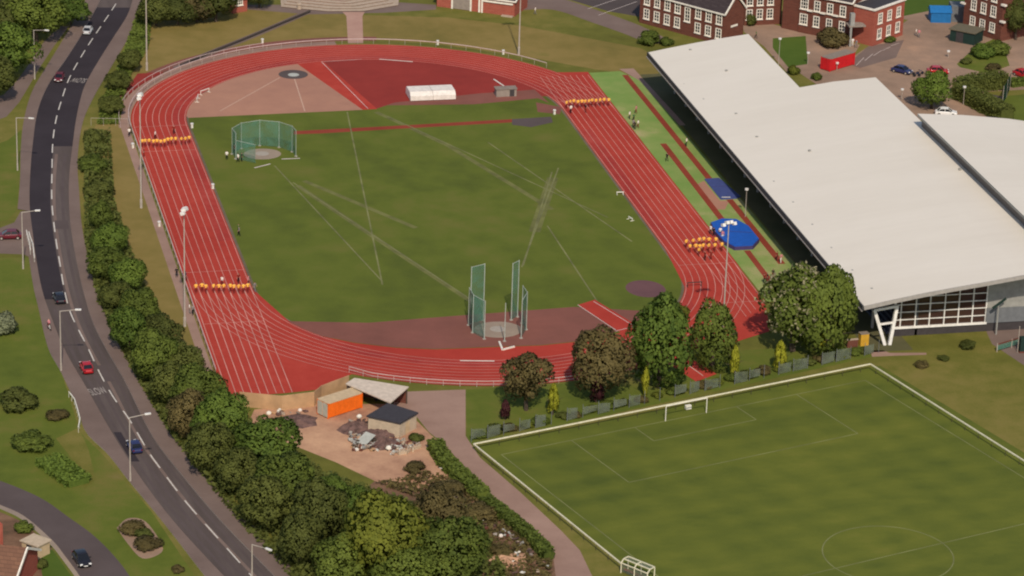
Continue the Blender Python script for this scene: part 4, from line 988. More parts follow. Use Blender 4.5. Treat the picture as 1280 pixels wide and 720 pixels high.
# ------------------------------------------------------------------ yard: shed, containers, shelter, hoarding, junk
ps = [G(458, 521, 2.4), G(485, 505, 2.4), G(523, 517, 2.4), G(500, 530, 2.4)]
c = sum(ps, Vector())/4
bs = thing('yard_shed', (c.x, c.y, 0), 'pale rendered shed with a black flat roof in the dirt yard', 'shed')
inn = [c+(p-c)*.93 for p in ps]
part(MB().prism([p[:2] for p in inn], 0, 2.35, 'render_beige'), 'wall', bs)
mb = MB(); mb.prism([p[:2] for p in ps], 2.35, 2.6, 'bitumen'); part(mb, 'roof', bs)
a, b = inn[2], inn[3]; q = b+(a-b)*.35; t = b+(a-b)*.6; nn = Vector((.6, -.8, 0))*.03
part(MB().quad((*(q+nn)[:2], 0), (*(t+nn)[:2], 0), (*(t+nn)[:2], 1.9), (*(q+nn)[:2], 1.9), 'box_cream'), 'door', bs)
def container(px, ht, depth, body, top, end, name, label, cat, ribs=True):
    p0, p1 = G(*px[0]), G(*px[1]); d = (p1-p0).normalized(); n = Vector((d.y, -d.x, 0)); n = n if n.dot(C-p0) > 0 else -n
    c = (p0+p1)/2-n*depth/2; L = (p1-p0).length; a = math.atan2(d.y, d.x)
    t = thing(name, (c.x, c.y, 0), label, cat)
    m_ = MB(); m_.box((c.x, c.y, ht-.1), (L, depth, .12), top, a); part(m_, 'roof', t)
    m_ = MB().box((c.x, c.y, .12), (L-.1, depth-.1, ht-.22), body, a)
    for s in (-1, 1):
        for r in (-1, 1):
            q = c+d*(L/2-.08)*s+n*(depth/2-.08)*r; m_.box((q.x, q.y, 0), (.2, .2, ht), body, a)
    if ribs:
        for k in range(int(L/.5)):
            q = c-d*(L/2-.4-k*.5)+n*(depth/2-.075); m_.box((q.x, q.y, .2), (.2, .1, ht-.35), body, a)
    part(m_, 'body', t)
    for s in (-1, 1):
        m_ = MB(); q = c-d*(L/2-.02)+n*(depth/4-.02)*s; m_.box((q.x, q.y, .2), (.12, depth/2-.18, ht-.4), end, a)
        part(m_, 'door', t)
    return t
container([(410, 524), (453, 510)], 2.5, 2.6, 'orange', 'box_cream', 'door_pale', 'shipping_container', 'orange shipping container with pale end doors in the dirt yard', 'container')
container([(1037, 90), (1068, 81)], 2.7, 2.5, 'skip_red', 'skip_top', 'skip_red', 'shipping_container', 'bright red container with a dull grey top in the school car park', 'container')
ps = [G(u, v, 2.7) for u, v in [(432, 480), (443, 473), (511, 484), (488, 504)]]
c = sum(ps, Vector())/4
shl = thing('store_shelter', (c.x, c.y, 0), 'open fronted shelter with a pale flat roof against the lower bend', 'shelter')
part(MB().prism([p[:2] for p in ps], 2.62, 2.8, 'shelter_roof'), 'roof', shl)
inn = [c+(p-c)*.94 for p in ps]
for i in range(4): q = inn[i]; part(MB().box((q.x, q.y, 0), (.2, .2, 2.62), 'bark'), 'post', shl)
m_ = MB(); 
for i, j in ((0, 1), (1, 2)):
    a, b = inn[i], inn[j]; m_.beam((a.x, a.y, 1.25), (b.x, b.y, 1.25), .1, 2.4, 'brick_red')
part(m_, 'back_wall', shl)
hd = thing('timber_hoarding', (G(350, 500).x, G(350, 500).y, 0), 'tan plywood hoarding along the end of the sprint chute', 'fence')
hp = [G(300, 508), G(352, 513), G(392, 508), G(402, 500), G(436, 487)]
for a, b in zip(hp[:-1], hp[1:]):
    part(MB().beam((a.x, a.y, 1.2), (b.x, b.y, 1.2), .08, 2.4, 'plywood'), 'panel', hd)
    part(MB().box((a.x, a.y, 0), (.14, .14, 2.42), 'plywood'), 'post', hd)
def heap(name, u, v, r, h, mt, label, cat, seed, pieces=()):
    rr = random.Random(seed); p = G(u, v); n = 18; mb = MB(); vs = [(p.x, p.y, h)]; fs = []
    for k, (q, hh) in enumerate(((.35, .85), (.7, .45), (1.0, 0.0))):
        for i in range(n):
            a = 2*math.pi*i/n; s = r*q*rr.uniform(.8, 1.2)
            vs.append((p.x+math.cos(a)*s*1.25, p.y+math.sin(a)*s, max(0, h*hh*rr.uniform(.7, 1.3))))
    for i in range(n):
        fs.append([0, 1+i, 1+(i+1) % n])
        for k in range(2): o = 1+k*n; fs.append([o+i, o+n+i, o+n+(i+1) % n, o+(i+1) % n])
    mb.add(vs, fs, mt)
    return solo(mb, name, p, label, cat)
heap('rubble_heap', 447, 536, 2.2, 1.1, 'rubble', 'dark reddish heap of rubble left of the tilted pale sheet', 'heap', 1)
heap('rubble_heap', 472, 545, 2.5, .9, 'rubble', 'dark heap of scrap right of the tilted pale sheet', 'heap', 2)
heap('rubble_heap', 483, 557, 1.8, 1.0, 'rubble', 'small dark scrap heap nearest the scrub', 'heap', 5)
heap('soil_heap', 370, 527, 2.6, .7, 'rubble', 'low brown soil heap below the plywood hoarding', 'heap', 3)
heap('soil_heap', 635, 700, 2.6, .6, 'dirt', 'reddish soil heap at the bottom end of the lane hedge', 'heap', 4)
p = G(457, 555); a_ = .7
m_ = MB(); m_.beam((p.x-.9, p.y-.6, .35), (p.x+.9, p.y+.8, 1.3), 1.9, .08, 'sheet_pale'); solo(m_, 'corrugated_sheet', p, 'tilted pale corrugated sheet on the junk pile', 'sheet')
js = [((449, 529), 'white bag on top of the dark rubble heap', .6), ((467, 533), 'small white bag on the scrap behind the pale sheet', .45), ((486, 538), 'pale bag beside the left wall of the shed', .5), ((486, 562), 'white tub at the scrub end of the junk pile', .7), ((336, 518), 'white bag at the left end of the hoarding', .6), ((375, 514), 'pale pink bag at the foot of the hoarding', .5), ((626, 671), 'pale lump in the scrub beside the lane hedge', .5), ((552, 586), 'left one of two white bags by the upper lane hedge', .5), ((559, 586), 'right one of two white bags by the upper lane hedge', .5)]
for (u, v), lab, s in js:
    p = G(u, v); mb = MB()
    for k in range(8):
        pass
    n = 8; vs = []; 
    for zz, q in ((0, .8), (.35, 1.0), (.75, .8), (1.0, .3)):
        for i in range(n): t = 2*math.pi*i/n; vs.append((p.x+math.cos(t)*s*.7*q*(1+.15*math.sin(3*t)), p.y+math.sin(t)*s*.6*q, zz*s*.9+(.9 if 'on top' in lab or 'on the scrap' in lab else 0)))
    fs = [[r*n+i, r*n+(i+1) % n, (r+1)*n+(i+1) % n, (r+1)*n+i] for r in range(3) for i in range(n)]+[list(range(3*n, 4*n))]
    mb.add(vs, fs, 'white_paint' if 'white' in lab else 'cover_white'); solo(mb, 'bag' if 'tub' not in lab else 'tub', p, lab, 'bag' if 'tub' not in lab else 'tub')
for i, (u, v, r) in enumerate([(503, 568, .3), (510, 566, .9), (516, 563, 1.4), (522, 561, .6), (505, 556, 1.1)]):
    p = G(u, v); m_ = MB(); m_.box((p.x, p.y, 0), (1.3, .28, .5), 'render_beige', r); m_.box((p.x+.1, p.y+.3, .05), (.9, .22, .75), 'stone_pale', r+.2)
    solo(m_, 'timber_pile', p, 'pale broken timber lying at the scrub edge below the black roofed shed', 'timber', 'broken timber at the scrub edge')
p = G(476, 500); wb = thing('wheelbarrow', (p.x, p.y, 0), 'blue wheelbarrow-like cart at the corner of the pale shelter roof', 'cart')
m_ = MB(); m_.box((p.x, p.y, .5), (1.3, .9, .45), 'tarp_blue', .4); part(m_, 'tray', wb)
m_ = MB(); m_.beam((p.x-.2, p.y, .5), (p.x+1.5, p.y+.5, .75), .08, .08, 'steel_white'); m_.beam((p.x-.3, p.y+.4, .5), (p.x+1.3, p.y+.95, .75), .08, .08, 'steel_white'); part(m_, 'handles', wb)
m_ = MB(); m_.tube((p.x-.75, p.y-.35, .3), (p.x-.75, p.y-.2, .3), .3, .3, 'tyre', 12); part(m_, 'wheel', wb)

def litter(name, polys, n, label, seed):
    rr = random.Random(seed); mb = MB(); pal = ['rubble', 'rubble', 'plywood', 'sheet_pale', 'brick_red', 'bark', 'stone_pale', 'clad_grey', 'white_paint', 'skip_top', 'concrete', 'bark', 'dirt']
    for i in range(n):
        a, b, c = rr.choice(polys); s, t = rr.random(), rr.random()
        if s+t > 1: s, t = 1-s, 1-t
        p = G(a[0]+(b[0]-a[0])*s+(c[0]-a[0])*t, a[1]+(b[1]-a[1])*s+(c[1]-a[1])*t); L = rr.uniform(.2, .9)
        d = Vector((rr.uniform(-1, 1), rr.uniform(-1, 1), rr.uniform(-.3, .3))).normalized(); z = rr.uniform(.1, .45)
        mb.beam(p-d*L/2+Vector((0, 0, z)), p+d*L/2+Vector((0, 0, z)), rr.uniform(.1, .6), rr.uniform(.06, .3), rr.choice(pal))
    return tag(mb.build(name), label, 'rubble', kind='stuff')
litter('rubble', [((434, 528), (470, 524), (462, 566)), ((462, 566), (470, 530), (505, 560)), ((480, 545), (525, 556), (490, 572)), ((436, 540), (440, 566), (470, 560))], 260, 'scattered scrap and rubble around the pale sheet in the dirt yard', 3)
litter('debris', [((612, 655), (640, 672), (690, 715)), ((612, 655), (640, 720), (690, 715)), ((545, 600), (600, 640), (620, 680)), ((330, 514), (385, 514), (360, 540))], 85, 'scattered debris on the bare ground of the scrub and along the hoarding', 4)

# ------------------------------------------------------------------ car park things
p0, p1 = G(1166, 29), G(1191, 29.5)
d = (p1-p0).normalized(); c = (p0+p1)/2+Vector((0, 2.2, 0))
te = thing('tent', (c.x, c.y, 0), 'bright blue tent with a dark side at the far side of the car park', 'tent')
a_ = math.atan2(d.y, d.x); L = (p1-p0).length
part(MB().box((c.x, c.y, 0), (L, 3.6, 2.2), 'tent_blue', a_), 'wall', te)
m_ = MB(); nn = Vector((-d.y, d.x, 0)); A = [c-d*(L/2+.2)-nn*2, c+d*(L/2+.2)-nn*2, c+d*(L/2+.2)+nn*2, c-d*(L/2+.2)+nn*2]; r0, r1 = c-d*(L/2+.2), c+d*(L/2+.2)
m_.add([(q.x, q.y, 2.2) for q in A]+[(r0.x, r0.y, 3.3), (r1.x, r1.y, 3.3)], [[0, 1, 5, 4], [2, 3, 4, 5], [1, 2, 5], [3, 0, 4], [3, 2, 1, 0]], 'tent_blue'); part(m_, 'roof', te)
part(MB().box((c.x+L/2+2.2, c.y+.3, 0), (3.8, 4.2, 3.4), 'clad_blue', a_), 'annexe', te)
p0, p1 = G(1187, 51), G(1217, 57)
d = (p1-p0).normalized(); n = Vector((d.y, -d.x, 0)); c = (p0+p1)/2-n*2.2; a_ = math.atan2(d.y, d.x); L = (p1-p0).length
gsd = thing('cycle_store', (c.x, c.y, 0), 'dark green shed with a flat khaki roof in the car park', 'shed')
part(MB().box((c.x, c.y, 0), (L, 4.4, 2.5), 'green_shed', a_), 'wall', gsd)
part(MB().box((c.x, c.y, 2.5), (L+.6, 5.0, .2), 'shed_top', a_), 'roof', gsd)
m_ = MB(); q = c+n*2.23-d*L*.1; m_.box((q.x, q.y, .1), (1.6, .08, 2.1), 'dark_wall', a_); part(m_, 'door', gsd)
nf = thing('ball_court_fence', (G(1258, 128).x, G(1258, 128).y, 0), 'dark mesh fence panel with pale posts at the corner of the small lawn', 'fence')
fp = [G(1253, 130), G(1258, 122), G(1262, 112)]
for a, b in zip(fp[:-1], fp[1:]): part(MB().beam((a.x, a.y, 1.8), (b.x, b.y, 1.8), .05, 3.4, 'net_dark'), 'mesh_panel', nf)
for a in fp: part(MB().tube((a.x, a.y, 0), (a.x, a.y, 3.7), .06, .06, 'lamp_steel'), 'post', nf)
for i, (u, v) in enumerate([(1139, 94), (1146, 96), (1150, 93)]):
    p = G(u, v); m_ = MB()
    for k in (-.5, .5): m_.tube((p.x+k, p.y, .33), (p.x+k, p.y+.05, .33), .33, .33, 'tyre', 12)
    m_.beam((p.x-.5, p.y, .33), (p.x+.1, p.y, .75), .06, .06, 'paint_navy'); m_.beam((p.x+.5, p.y, .33), (p.x+.2, p.y, .9), .06, .06, 'paint_navy'); m_.beam((p.x-.25, p.y, .8), (p.x+.3, p.y, .85), .06, .06, 'paint_navy'); m_.beam((p.x-.4, p.y, .95), (p.x-.1, p.y, .98), .14, .07, 'tyre')
    solo(m_, 'bicycle', p, 'dark bicycle parked between the blue and the red car', 'bicycle', 'bicycles in the car park')

# ------------------------------------------------------------------ rails and fences
def rail(name, pts, label, mt='rail_pale', ht=1.05, step=3.0, rw=.08, infill=None, low=False, cat='rail', maxp=100, pr_=.035, pm=None):
    t = thing(name, (pts[0][0], pts[0][1], 0), label, cat)
    P = np.array([p[:2] for p in pts], float); dd = np.r_[0, np.cumsum(np.hypot(*np.diff(P, axis=0).T))]
    mb = MB()
    for a, b in zip(pts[:-1], pts[1:]):
        mb.beam((a[0], a[1], ht), (b[0], b[1], ht), rw, rw, mt)
        if low: mb.beam((a[0], a[1], ht*.5), (b[0], b[1], ht*.5), rw*.7, rw*.7, mt)
    part(mb, 'top_rail', t)
    if infill:
        mb = MB()
        for a, b in zip(pts[:-1], pts[1:]): mb.beam((a[0], a[1], ht/2-.03), (b[0], b[1], ht/2-.03), .03, ht-.2, infill)
        part(mb, 'mesh_infill', t)
    n = min(maxp, max(2, int(dd[-1]/step)+1)); me = None
    for s in np.linspace(0, dd[-1], n):
        x, y = np.interp(s, dd, P[:, 0]), np.interp(s, dd, P[:, 1])
        if me is None: me = MB().tube((0, 0, 0), (0, 0, ht-rw/2), pr_, pr_, pm or mt, 6).mesh('post')
        o = bpy.data.objects.new('post', me); col.objects.link(o); o.parent = t; o.location = (x-pts[0][0], y-pts[0][1], 0)
    return t
def arc(d, a0, a1, cy, n): return [((Rk+d)*math.cos(t), cy+(Rk+d)*math.sin(t)) for t in np.linspace(R_(a0), R_(a1), n)]
rail('track_rail', [(-47.1, -78), (-47.1, HL)]+arc(10.6, 180, 66, HL, 26)+arc(10.6, 64, 34, HL, 8), 'pale rail running along the left straight and round the upper bend of the track', 'rail_pale', 1.05, 3.2, .12, pm='lamp_steel')
bp_ = [(-26.6, -80.0)]+[(x, y) for x, y in arc(10.5, 240, 282, -HL, 16)]
rail('track_rail', bp_, 'pale grey rail along the lower bend above the yard', 'rail_pale', 1.0, 2.5, .08, low=True)
rail('outer_rail', arc(12.4, 180, 108, HL, 16), 'second pale rail outside the upper left bend', 'rail_pale', 1.0, 3.0, .08)
flat('rail_path', [(-47.3, -78), (-47.3, HL), (-48.8, HL), (-48.8, -78)], 'path_mat', .0085)
rb_ = MB(); rb_.strip([(*p, .0165) for p in arc(10.2, 180, 90, HL, 30)], [(*p, .0165) for p in arc(12.6, 180, 90, HL, 30)], 'path_mat'); structure(rb_, 'rail_path')
ra_ = MB(); ra_.strip([(*p, .0105) for p in arc(12.7, 165, 80, HL, 30)], [(*p, .0105) for p in arc(15.5, 165, 80, HL, 30)], 'apron_brown'); structure(ra_, 'worn_margin')
flat('dark_margin', gp([(172, 92), (205, 90), (180, 112), (165, 122), (158, 112)]), 'track_red_dark', .0125)
h = 1.1
pc_ = [G(1420, 664, h), G(1088, 455, h), G(592, 555, h), G(776, 704, h)]
rail('pitch_rail', [(p.x, p.y) for p in pc_], 'cream white rail enclosing the football pitch', 'rail_cream', 1.1, 3.4, .17, pr_=.035, pm='bark')
sf0, sf1 = G(589, 553), G(1098, 441)
sf = thing('screen_fence', sf0, 'post fence with tattered grey-green windbreak screens behind the pitch rail', 'fence')
L = (sf1-sf0).length; d = (sf1-sf0)/L; rr = random.Random(5); npan = 27
for i in range(npan+1):
    q = sf0+d*L*i/npan
    part(MB().tube((q.x, q.y, 0), (q.x, q.y, 2.25), .045, .045, 'clad_blue', 6), 'post', sf)
    if i < npan and rr.random() < .7:
        k = rr.uniform(.6, .97); a = q+d*.06; b = q+d*L/npan*k; z0 = rr.choice((.05, .1, .5)); z1 = rr.uniform(1.7, 2.15)
        part(MB().quad((a.x, a.y, z0), (b.x, b.y, z0+rr.uniform(0, .3)), (b.x, b.y, z1-rr.uniform(0, .35)), (a.x, a.y, z1), 'screen_grey'), 'screen_panel', sf)
for i in range(26):
    q = sf0+d*L*(i+.3+rr.random()*.5)/26+Vector((-.3, .9, 0))*rr.uniform(.8, 1.8)
    s = rr.uniform(.55, 1.0)
    o = thing('fence_bush', q, 'low ragged bush growing behind the windbreak screens', 'bush', 'ragged bushes along the screen fence', rz=i)
    c = bpy.data.objects.new('crown', BUSH[i % 2]); col.objects.link(c); c.parent = o; c.scale = (s*1.5, s*1.5, s*.9); c.location = (0, 0, s*.4)
    c.material_slots[0].link = 'OBJECT'; c.material_slots[0].material = MATS[('leaf_mid', 'leaf_dark', 'leaf_brown', 'leaf_yellow')[i % 4]]
wf0, wf1 = G(114, 157), G(160, 158)
rail('wire_fence', [(wf0.x, wf0.y), (wf1.x, wf1.y)], 'short wire fence crossing the bank above the roadside belt', 'lamp_steel', 1.5, 2, .05, cat='fence')
pts = [G(u, v, 1) for u, v in [(225, 78), (262, 62), (312, 42), (350, 26), (388, 10)]]
rail('path_railing', [(p.x, p.y) for p in pts], 'dark railing beside the sloping footpath above the track', 'fence_dark', .55, 2.5, .1, infill='fence_dark', cat='railing')
for px, lab in [([(36, 290), (38, 297), (41, 305), (43, 322)], 'white guard rail at the mouth of the side road, nearest the carriageway'), ([(33, 288), (35, 297), (37, 304), (38, 312)], 'white guard rail at the mouth of the side road, on the pavement side'), ([(86, 490), (93, 499), (97, 512), (100, 524), (98, 534)], 'white bent guard rail on the verge beside the wide dark bush')]:
    w_ = [G(u, v, .9) for u, v in px]; rail('guard_rail', [(p.x, p.y) for p in w_], lab, 'white_paint', .95, 1.4, .13)
rf = thing('yard_fence', G(1240, 437), 'rusty low fence with grey posts by the service yard at the right edge', 'fence')
a, b = G(1246, 440), G(1300, 424)
part(MB().beam((a.x, a.y, .8), (b.x, b.y, .8), .08, 1.0, 'net_green'), 'mesh_panel', rf); part(MB().beam((a.x, a.y, 1.3), (b.x, b.y, 1.3), .12, .2, 'brick_red'), 'top_rail', rf)
for k in np.linspace(0, 1, 4): q = a+(b-a)*k; part(MB().box((q.x, q.y, 0), (.12, .12, 1.5), 'lamp_steel'), 'post', rf)
p = G(1277, 440); m_ = MB(); m_.box((p.x, p.y, 0), (.9, .9, 2.6), 'green_shed'); m_.box((p.x, p.y, 0), (1.0, 1.0, .25), 'brick_red'); m_.tube((p.x-.7, p.y, 0), (p.x-.7, p.y, 4.5), .06, .06, 'lamp_steel'); solo(m_, 'equipment_cabinet', p, 'tall green cabinet with a grey pole at the right edge', 'cabinet')
p = G(1079, 431); m_ = MB(); m_.box((p.x, p.y, 0), (1.4, 1.0, 2.0), 'yellow', .1); m_.box((p.x, p.y, 2.0), (1.5, 1.1, .1), 'skip_top', .1); solo(m_, 'yellow_cabinet', p, 'yellow cabinet under the near corner of the white roof', 'cabinet')
p = G(1065, 434); m_ = MB(); m_.box((p.x, p.y, 0), (1.8, .4, 1.3), 'brick_red', .1); m_.box((p.x, p.y, 1.3), (1.95, .5, .1), 'stone_pale', .1); solo(m_, 'brick_wall', p, 'short piece of brick wall beside the yellow cabinet', 'wall')
mt_ = thing('mast', G(1245, 410), 'grey lattice mast with a slanted panel in front of the grey hall wall', 'mast')
q = G(1245, 418); part(MB().tube((q.x, q.y, 0), (q.x, q.y, 5), .14, .12, 'clad_grey'), 'pole', mt_); part(MB().beam((q.x-1.0, q.y, 4.6), (q.x+1.2, q.y, 6.2), .3, .3, 'green_shed'), 'arm', mt_)

# ------------------------------------------------------------------ throwing cages
def cage(base, panels, posts, pad, label):
    t = thing('throwing_cage', base, label, 'cage', 'throwing cages')
    if pad:
        m_ = MB(); m_.prism([(base[0]+math.cos(a)*pad*1.15, base[1]+.4+math.sin(a)*pad) for a in np.linspace(0, 2*math.pi, 25)[:-1]], .02, .05, 'grey_pad'); part(m_, 'pad', t)
        m_ = MB(); m_.prism([(base[0]+math.cos(a)*1.25, base[1]+.6+math.sin(a)*1.25) for a in np.linspace(0, 2*math.pi, 25)[:-1]], .05, .06, 'concrete'); part(m_, 'throwing_circle', t)
    for (a, b, z1, m) in panels:
        part(MB().quad((*a, .1), (*b, .1), (*b, z1), (*a, z1), m), 'net', t)
    for (a, z1) in posts:
        m_ = MB(); m_.tube((*a, 0), (*a, z1), .085 if z1 > 6 else .05, .06 if z1 > 6 else .04, 'net_pole', 7); m_.tube((*a, 0), (*a, .1), .3, .3, 'concrete', 8); part(m_, 'post', t)
    m_ = MB()
    for (a, b, z1, m) in panels: m_.beam((*a, z1), (*b, z1), .06, .06, 'net_pole')
    part(m_, 'top_cable', t)
    return t
pA = [(-4.3, -63.6), (-4.3, -66.8), (-3.0, -69.7), (0.0, -71.1), (2.9, -70.2), (4.5, -66.8), (4.4, -64)]
gl, gr = [(-3.9, -63.0), (-1.5, -61.9)], [(3.0, -62.4), (4.3, -61.2)]
cage((0, -66.5, 0), [(pA[0], pA[1], 6.5, 'net_dark'), (pA[1], pA[2], 6.5, 'net_green'), (pA[4], pA[5], 6.5, 'net_green'), (pA[5], pA[6], 6.5, 'net_green'), (gl[0], gl[1], 9.8, 'net_green'), (gr[0], gr[1], 9.8, 'net_green')],
     [(p, 6.6) for p in pA]+[(p, 9.9) for p in gl+gr], 3.4, 'tall hammer cage with two high gate nets on the brown apron')
pB = [(-30.0, 21.8), (-30.3, 24.6), (-28.2, 27.4), (-24.6, 28.6), (-21.2, 27.2), (-19.2, 24.4), (-18.9, 21.8)]
cage((-24.8, 23.5, 0), [(pB[i], pB[i+1], 5.0, 'net_green') for i in range(6)]+[((-26.8, 18.9), (-30.0, 21.8), 3.6, 'net_green')], [(p, 5.1) for p in pB], 3.0, 'green discus cage on the grass beside the left straight')
dm = MB(); lines(dm, [((352, 199), (375, 198)), ((318, 210), (338, 205))], .35, 'line_white', .0345); structure(dm, 'cage_markings')
m_ = MB(); a = G(624, 428); b = G(628, 438); c_ = G(643, 434)
m_.beam((a.x, a.y, .12), (b.x, b.y, .12), .3, .2, 'white_paint'); m_.beam((b.x, b.y, .12), (c_.x, c_.y, .12), .3, .2, 'white_paint'); solo(m_, 'stop_board', b, 'white angled board on the track edge behind the hammer cage', 'board')

# ------------------------------------------------------------------ jump equipment
def covered_bed(px, depth, ht):
    p0, p1 = G(*px[0]), G(*px[1]); c = (p0+p1)/2+Vector((.3, depth/2, 0)); L = (p1-p0).length
    t = thing('landing_bed_cover', (c.x, c.y, 0), 'white two part cover over a landing bed on the dark red jumps area', 'cover')
    for s in (-1, 1):
        m_ = MB(); w_ = L/2-.06; x0 = c.x+s*(L/4); 
        prof_ = [(-depth/2, .15), (-depth/2, ht*.62), (-depth/2+.9, ht), (depth/2-.6, ht), (depth/2, ht*.7), (depth/2, .15)]
        n = len(prof_); vs = [(x0-w_/2, c.y+a, b) for a, b in prof_]+[(x0+w_/2, c.y+a, b) for a, b in prof_]
        m_.add(vs, [[i, (i+1) % n, n+(i+1) % n, n+i][::-1] for i in range(n)]+[list(range(n)), list(range(2*n-1, n-1, -1))], 'cover_white'); part(m_, 'cover', t)
    m_ = MB()
    for sx in (-.46, -.04, .04, .46):
        for sy in (-.45, .45): m_.tube((c.x+L*sx-.1, c.y+depth*sy, .15), (c.x+L*sx+.1, c.y+depth*sy, .15), .15, .15, 'tyre', 10)
    part(m_, 'wheels', t)
covered_bed([(511, 127), (568, 125)], 5.0, 1.7)
p = G(633, 121); cs = thing('equipment_store', (p.x, p.y+.9, 0), 'small grey store with a flat roof at the end of the jumps area', 'store')
part(MB().box((p.x, p.y+.9, 0), (4.0, 1.8, 1.5), 'store_grey'), 'wall', cs); part(MB().box((p.x, p.y+.9, 1.5), (4.3, 2.1, .12), 'skip_top'), 'roof', cs)
part(MB().box((p.x+1.1, p.y-.03, .1), (.9, .06, 1.3), 'dark_wall'), 'door', cs)
hj = thing('high_jump_bed', (50, -30, 0), 'large bright blue landing bed with clipped corners on the green run-up strip', 'landing bed')
oc = [(47.2, -24.4), (49.6, -22.8), (52.0, -23.4), (53.2, -27), (53.2, -33.4), (51.2, -36.4), (48.0, -36.4), (46.9, -33.5), (46.7, -28)]
cx, cy = 50.0, -29.8
part(MB().prism([(cx+(x-cx)*1.03, cy+(y-cy)*1.03) for x, y in oc], 0.02, .62, 'mat_side'), 'base', hj)
part(MB().prism(oc, .62, .74, 'mat_blue'), 'top_pad', hj)
part(MB().beam((cx-2.8, cy+1.2, .75), (cx+2.8, cy-.6, .75), .12, .03, 'mat_side'), 'seam', hj)
tp = MB(); tq = [(52.6, -0.6), (55.4, -0.4), (56.6, -10.6), (55.6, -11.4), (52.6, -11.5)]; tp.prism(tq, .03, .16, 'tarp_blue'); tp.beam((53, -10.6, .17), (54.6, -10.8, .17), .3, .02, 'white_paint'); tp.beam((52.7, -5, .165), (55.9, -5, .165), .06, .02, 'mat_side')
solo(tp, 'pit_cover', (54, -6, 0), 'dull blue sheet covering the sand pit beside the hall', 'pit cover')
for u, v, a, lab in [(256, 117, .72, 'white steeplechase barrier at the inside of the upper left bend'), (247, 125.5, 1.35, 'small white barrier just below the steeplechase barrier'), (868, 358.5, .02, 'dark barrier across two lanes of the right bend'), (775, 243, -.1, 'pale low bench on the grass inside the right straight'), (788, 275, 1.9, 'pale narrow stand on the grass inside the right straight')]:  # the dark bar on the right bend only borrows the barrier shape
    p = G(u, v); L = 2.6 if 'steeple' in lab or 'dark' in lab else 1.3; hh = .8 if 'barrier' in lab else .45; m_ = MB(); dk = 'fence_dark' if 'dark' in lab else 'white_paint'; d = Vector((math.cos(a), math.sin(a), 0))
    m_.beam(p-d*L/2+Vector((0, 0, hh)), p+d*L/2+Vector((0, 0, hh)), .13, .13, dk)
    for s in (-1, 1): q = p+d*s*(L/2-.1); m_.beam((q.x, q.y, 0), (q.x, q.y, hh), .09, .09, dk); m_.beam((q.x-.4*d.y, q.y+.4*d.x, .05), (q.x+.4*d.y, q.y-.4*d.x, .05), .09, .09, dk)
    solo(m_, 'hurdle_barrier' if 'barrier' in lab else 'bench', p, lab, 'barrier' if 'barrier' in lab else 'bench')
m_ = MB(); p = G(366, 92); m_.prism([(p.x+math.cos(a)*2.9, p.y-.6+math.sin(a)*2.9) for a in np.linspace(0, 6.283, 33)[:-1]], .036, .04, 'asphalt_side'); m_.prism([(p.x+math.cos(a)*1.1, p.y-.9+math.sin(a)*1.1) for a in np.linspace(0, 6.283, 25)[:-1]], .04, .06, 'sheet_pale')
structure(m_, 'shot_circle_ground')
for i, (u, v) in enumerate([(328, 54), (547, 56), (629, 68), (240, 160), (266, 236), (199, 283), (166, 185), (239, 454), (693, 143)]):
    p = G(u, v); m_ = MB(); m_.box((p.x, p.y, 0), (.35, .3, .75), 'white_paint', .3); m_.prism([(p.x+math.cos(a)*.3, p.y+math.sin(a)*.3) for a in np.linspace(0, 6.283, 9)[:-1]], .75, .95, 'lamp_white')
    solo(m_, 'marker_box', p, 'small white box beside the track edge', 'marker box', 'small white boxes around the track')

# ------------------------------------------------------------------ football goal and dugout
ga, gb_ = Pt(41.25, 5.1), Pt(33.95, 5.1)
gt = thing('football_goal', (ga+gb_)/2, 'white football goal standing on the far goal line', 'goal')
for q in (ga, gb_): part(MB().tube((q.x, q.y, 0), (q.x, q.y, 2.44), .07, .07, 'white_paint', 8), 'post', gt)
part(MB().tube((ga.x, ga.y, 2.44), (gb_.x, gb_.y, 2.44), .07, .07, 'white_paint', 8), 'crossbar', gt)
p = G(860, 512); m_ = MB(); m_.box((p.x, p.y, .15), (.9, .5, .6), 'white_paint', .2); m_.box((p.x, p.y, 0), (.7, .3, .15), 'fence_dark', .2); solo(m_, 'ball_bag', p, 'small white bag on the grass inside the goal', 'bag')
du = thing('team_dugout', G(790, 715), 'small white framed dugout with a red bench at the bottom edge of the pitch', 'dugout')
o_ = G(776, 716); ex = (G(803, 727)-o_).normalized(); ey = Vector((-ex.y, ex.x, 0)); A = lambda s, t, z: tuple(o_+ex*s+ey*t+Vector((0, 0, z)))
m_ = MB()
for s in (0, 2.3, 4.6):
    m_.beam(A(s, 0, 0), A(s, 0, 1.5), .12, .12, 'rail_cream'); m_.beam(A(s, 0, 1.5), A(s, .5, 1.95), .12, .12, 'rail_cream'); m_.beam(A(s, .5, 1.95), A(s, 1.5, 1.95), .12, .12, 'rail_cream'); m_.beam(A(s, 1.5, 1.95), A(s, 1.5, 0), .12, .12, 'rail_cream')
for t_, z in ((0, 1.5), (.5, 1.95), (1.5, 1.95)): m_.beam(A(0, t_, z), A(4.6, t_, z), .12, .12, 'rail_cream')
part(m_, 'frame', du)
m_ = MB(); m_.quad(A(0, .05, .2), A(4.6, .05, .2), A(4.6, .05, 1.45), A(0, .05, 1.45), 'screen_grey'); m_.quad(A(0, .5, 1.9), A(4.6, .5, 1.9), A(4.6, 1.5, 1.9), A(0, 1.5, 1.9), 'screen_grey'); part(m_, 'panel', du)
m_ = MB(); m_.beam(A(.2, .5, .45), A(4.4, .5, .45), .45, .1, 'brick_bright'); part(m_, 'bench', du)

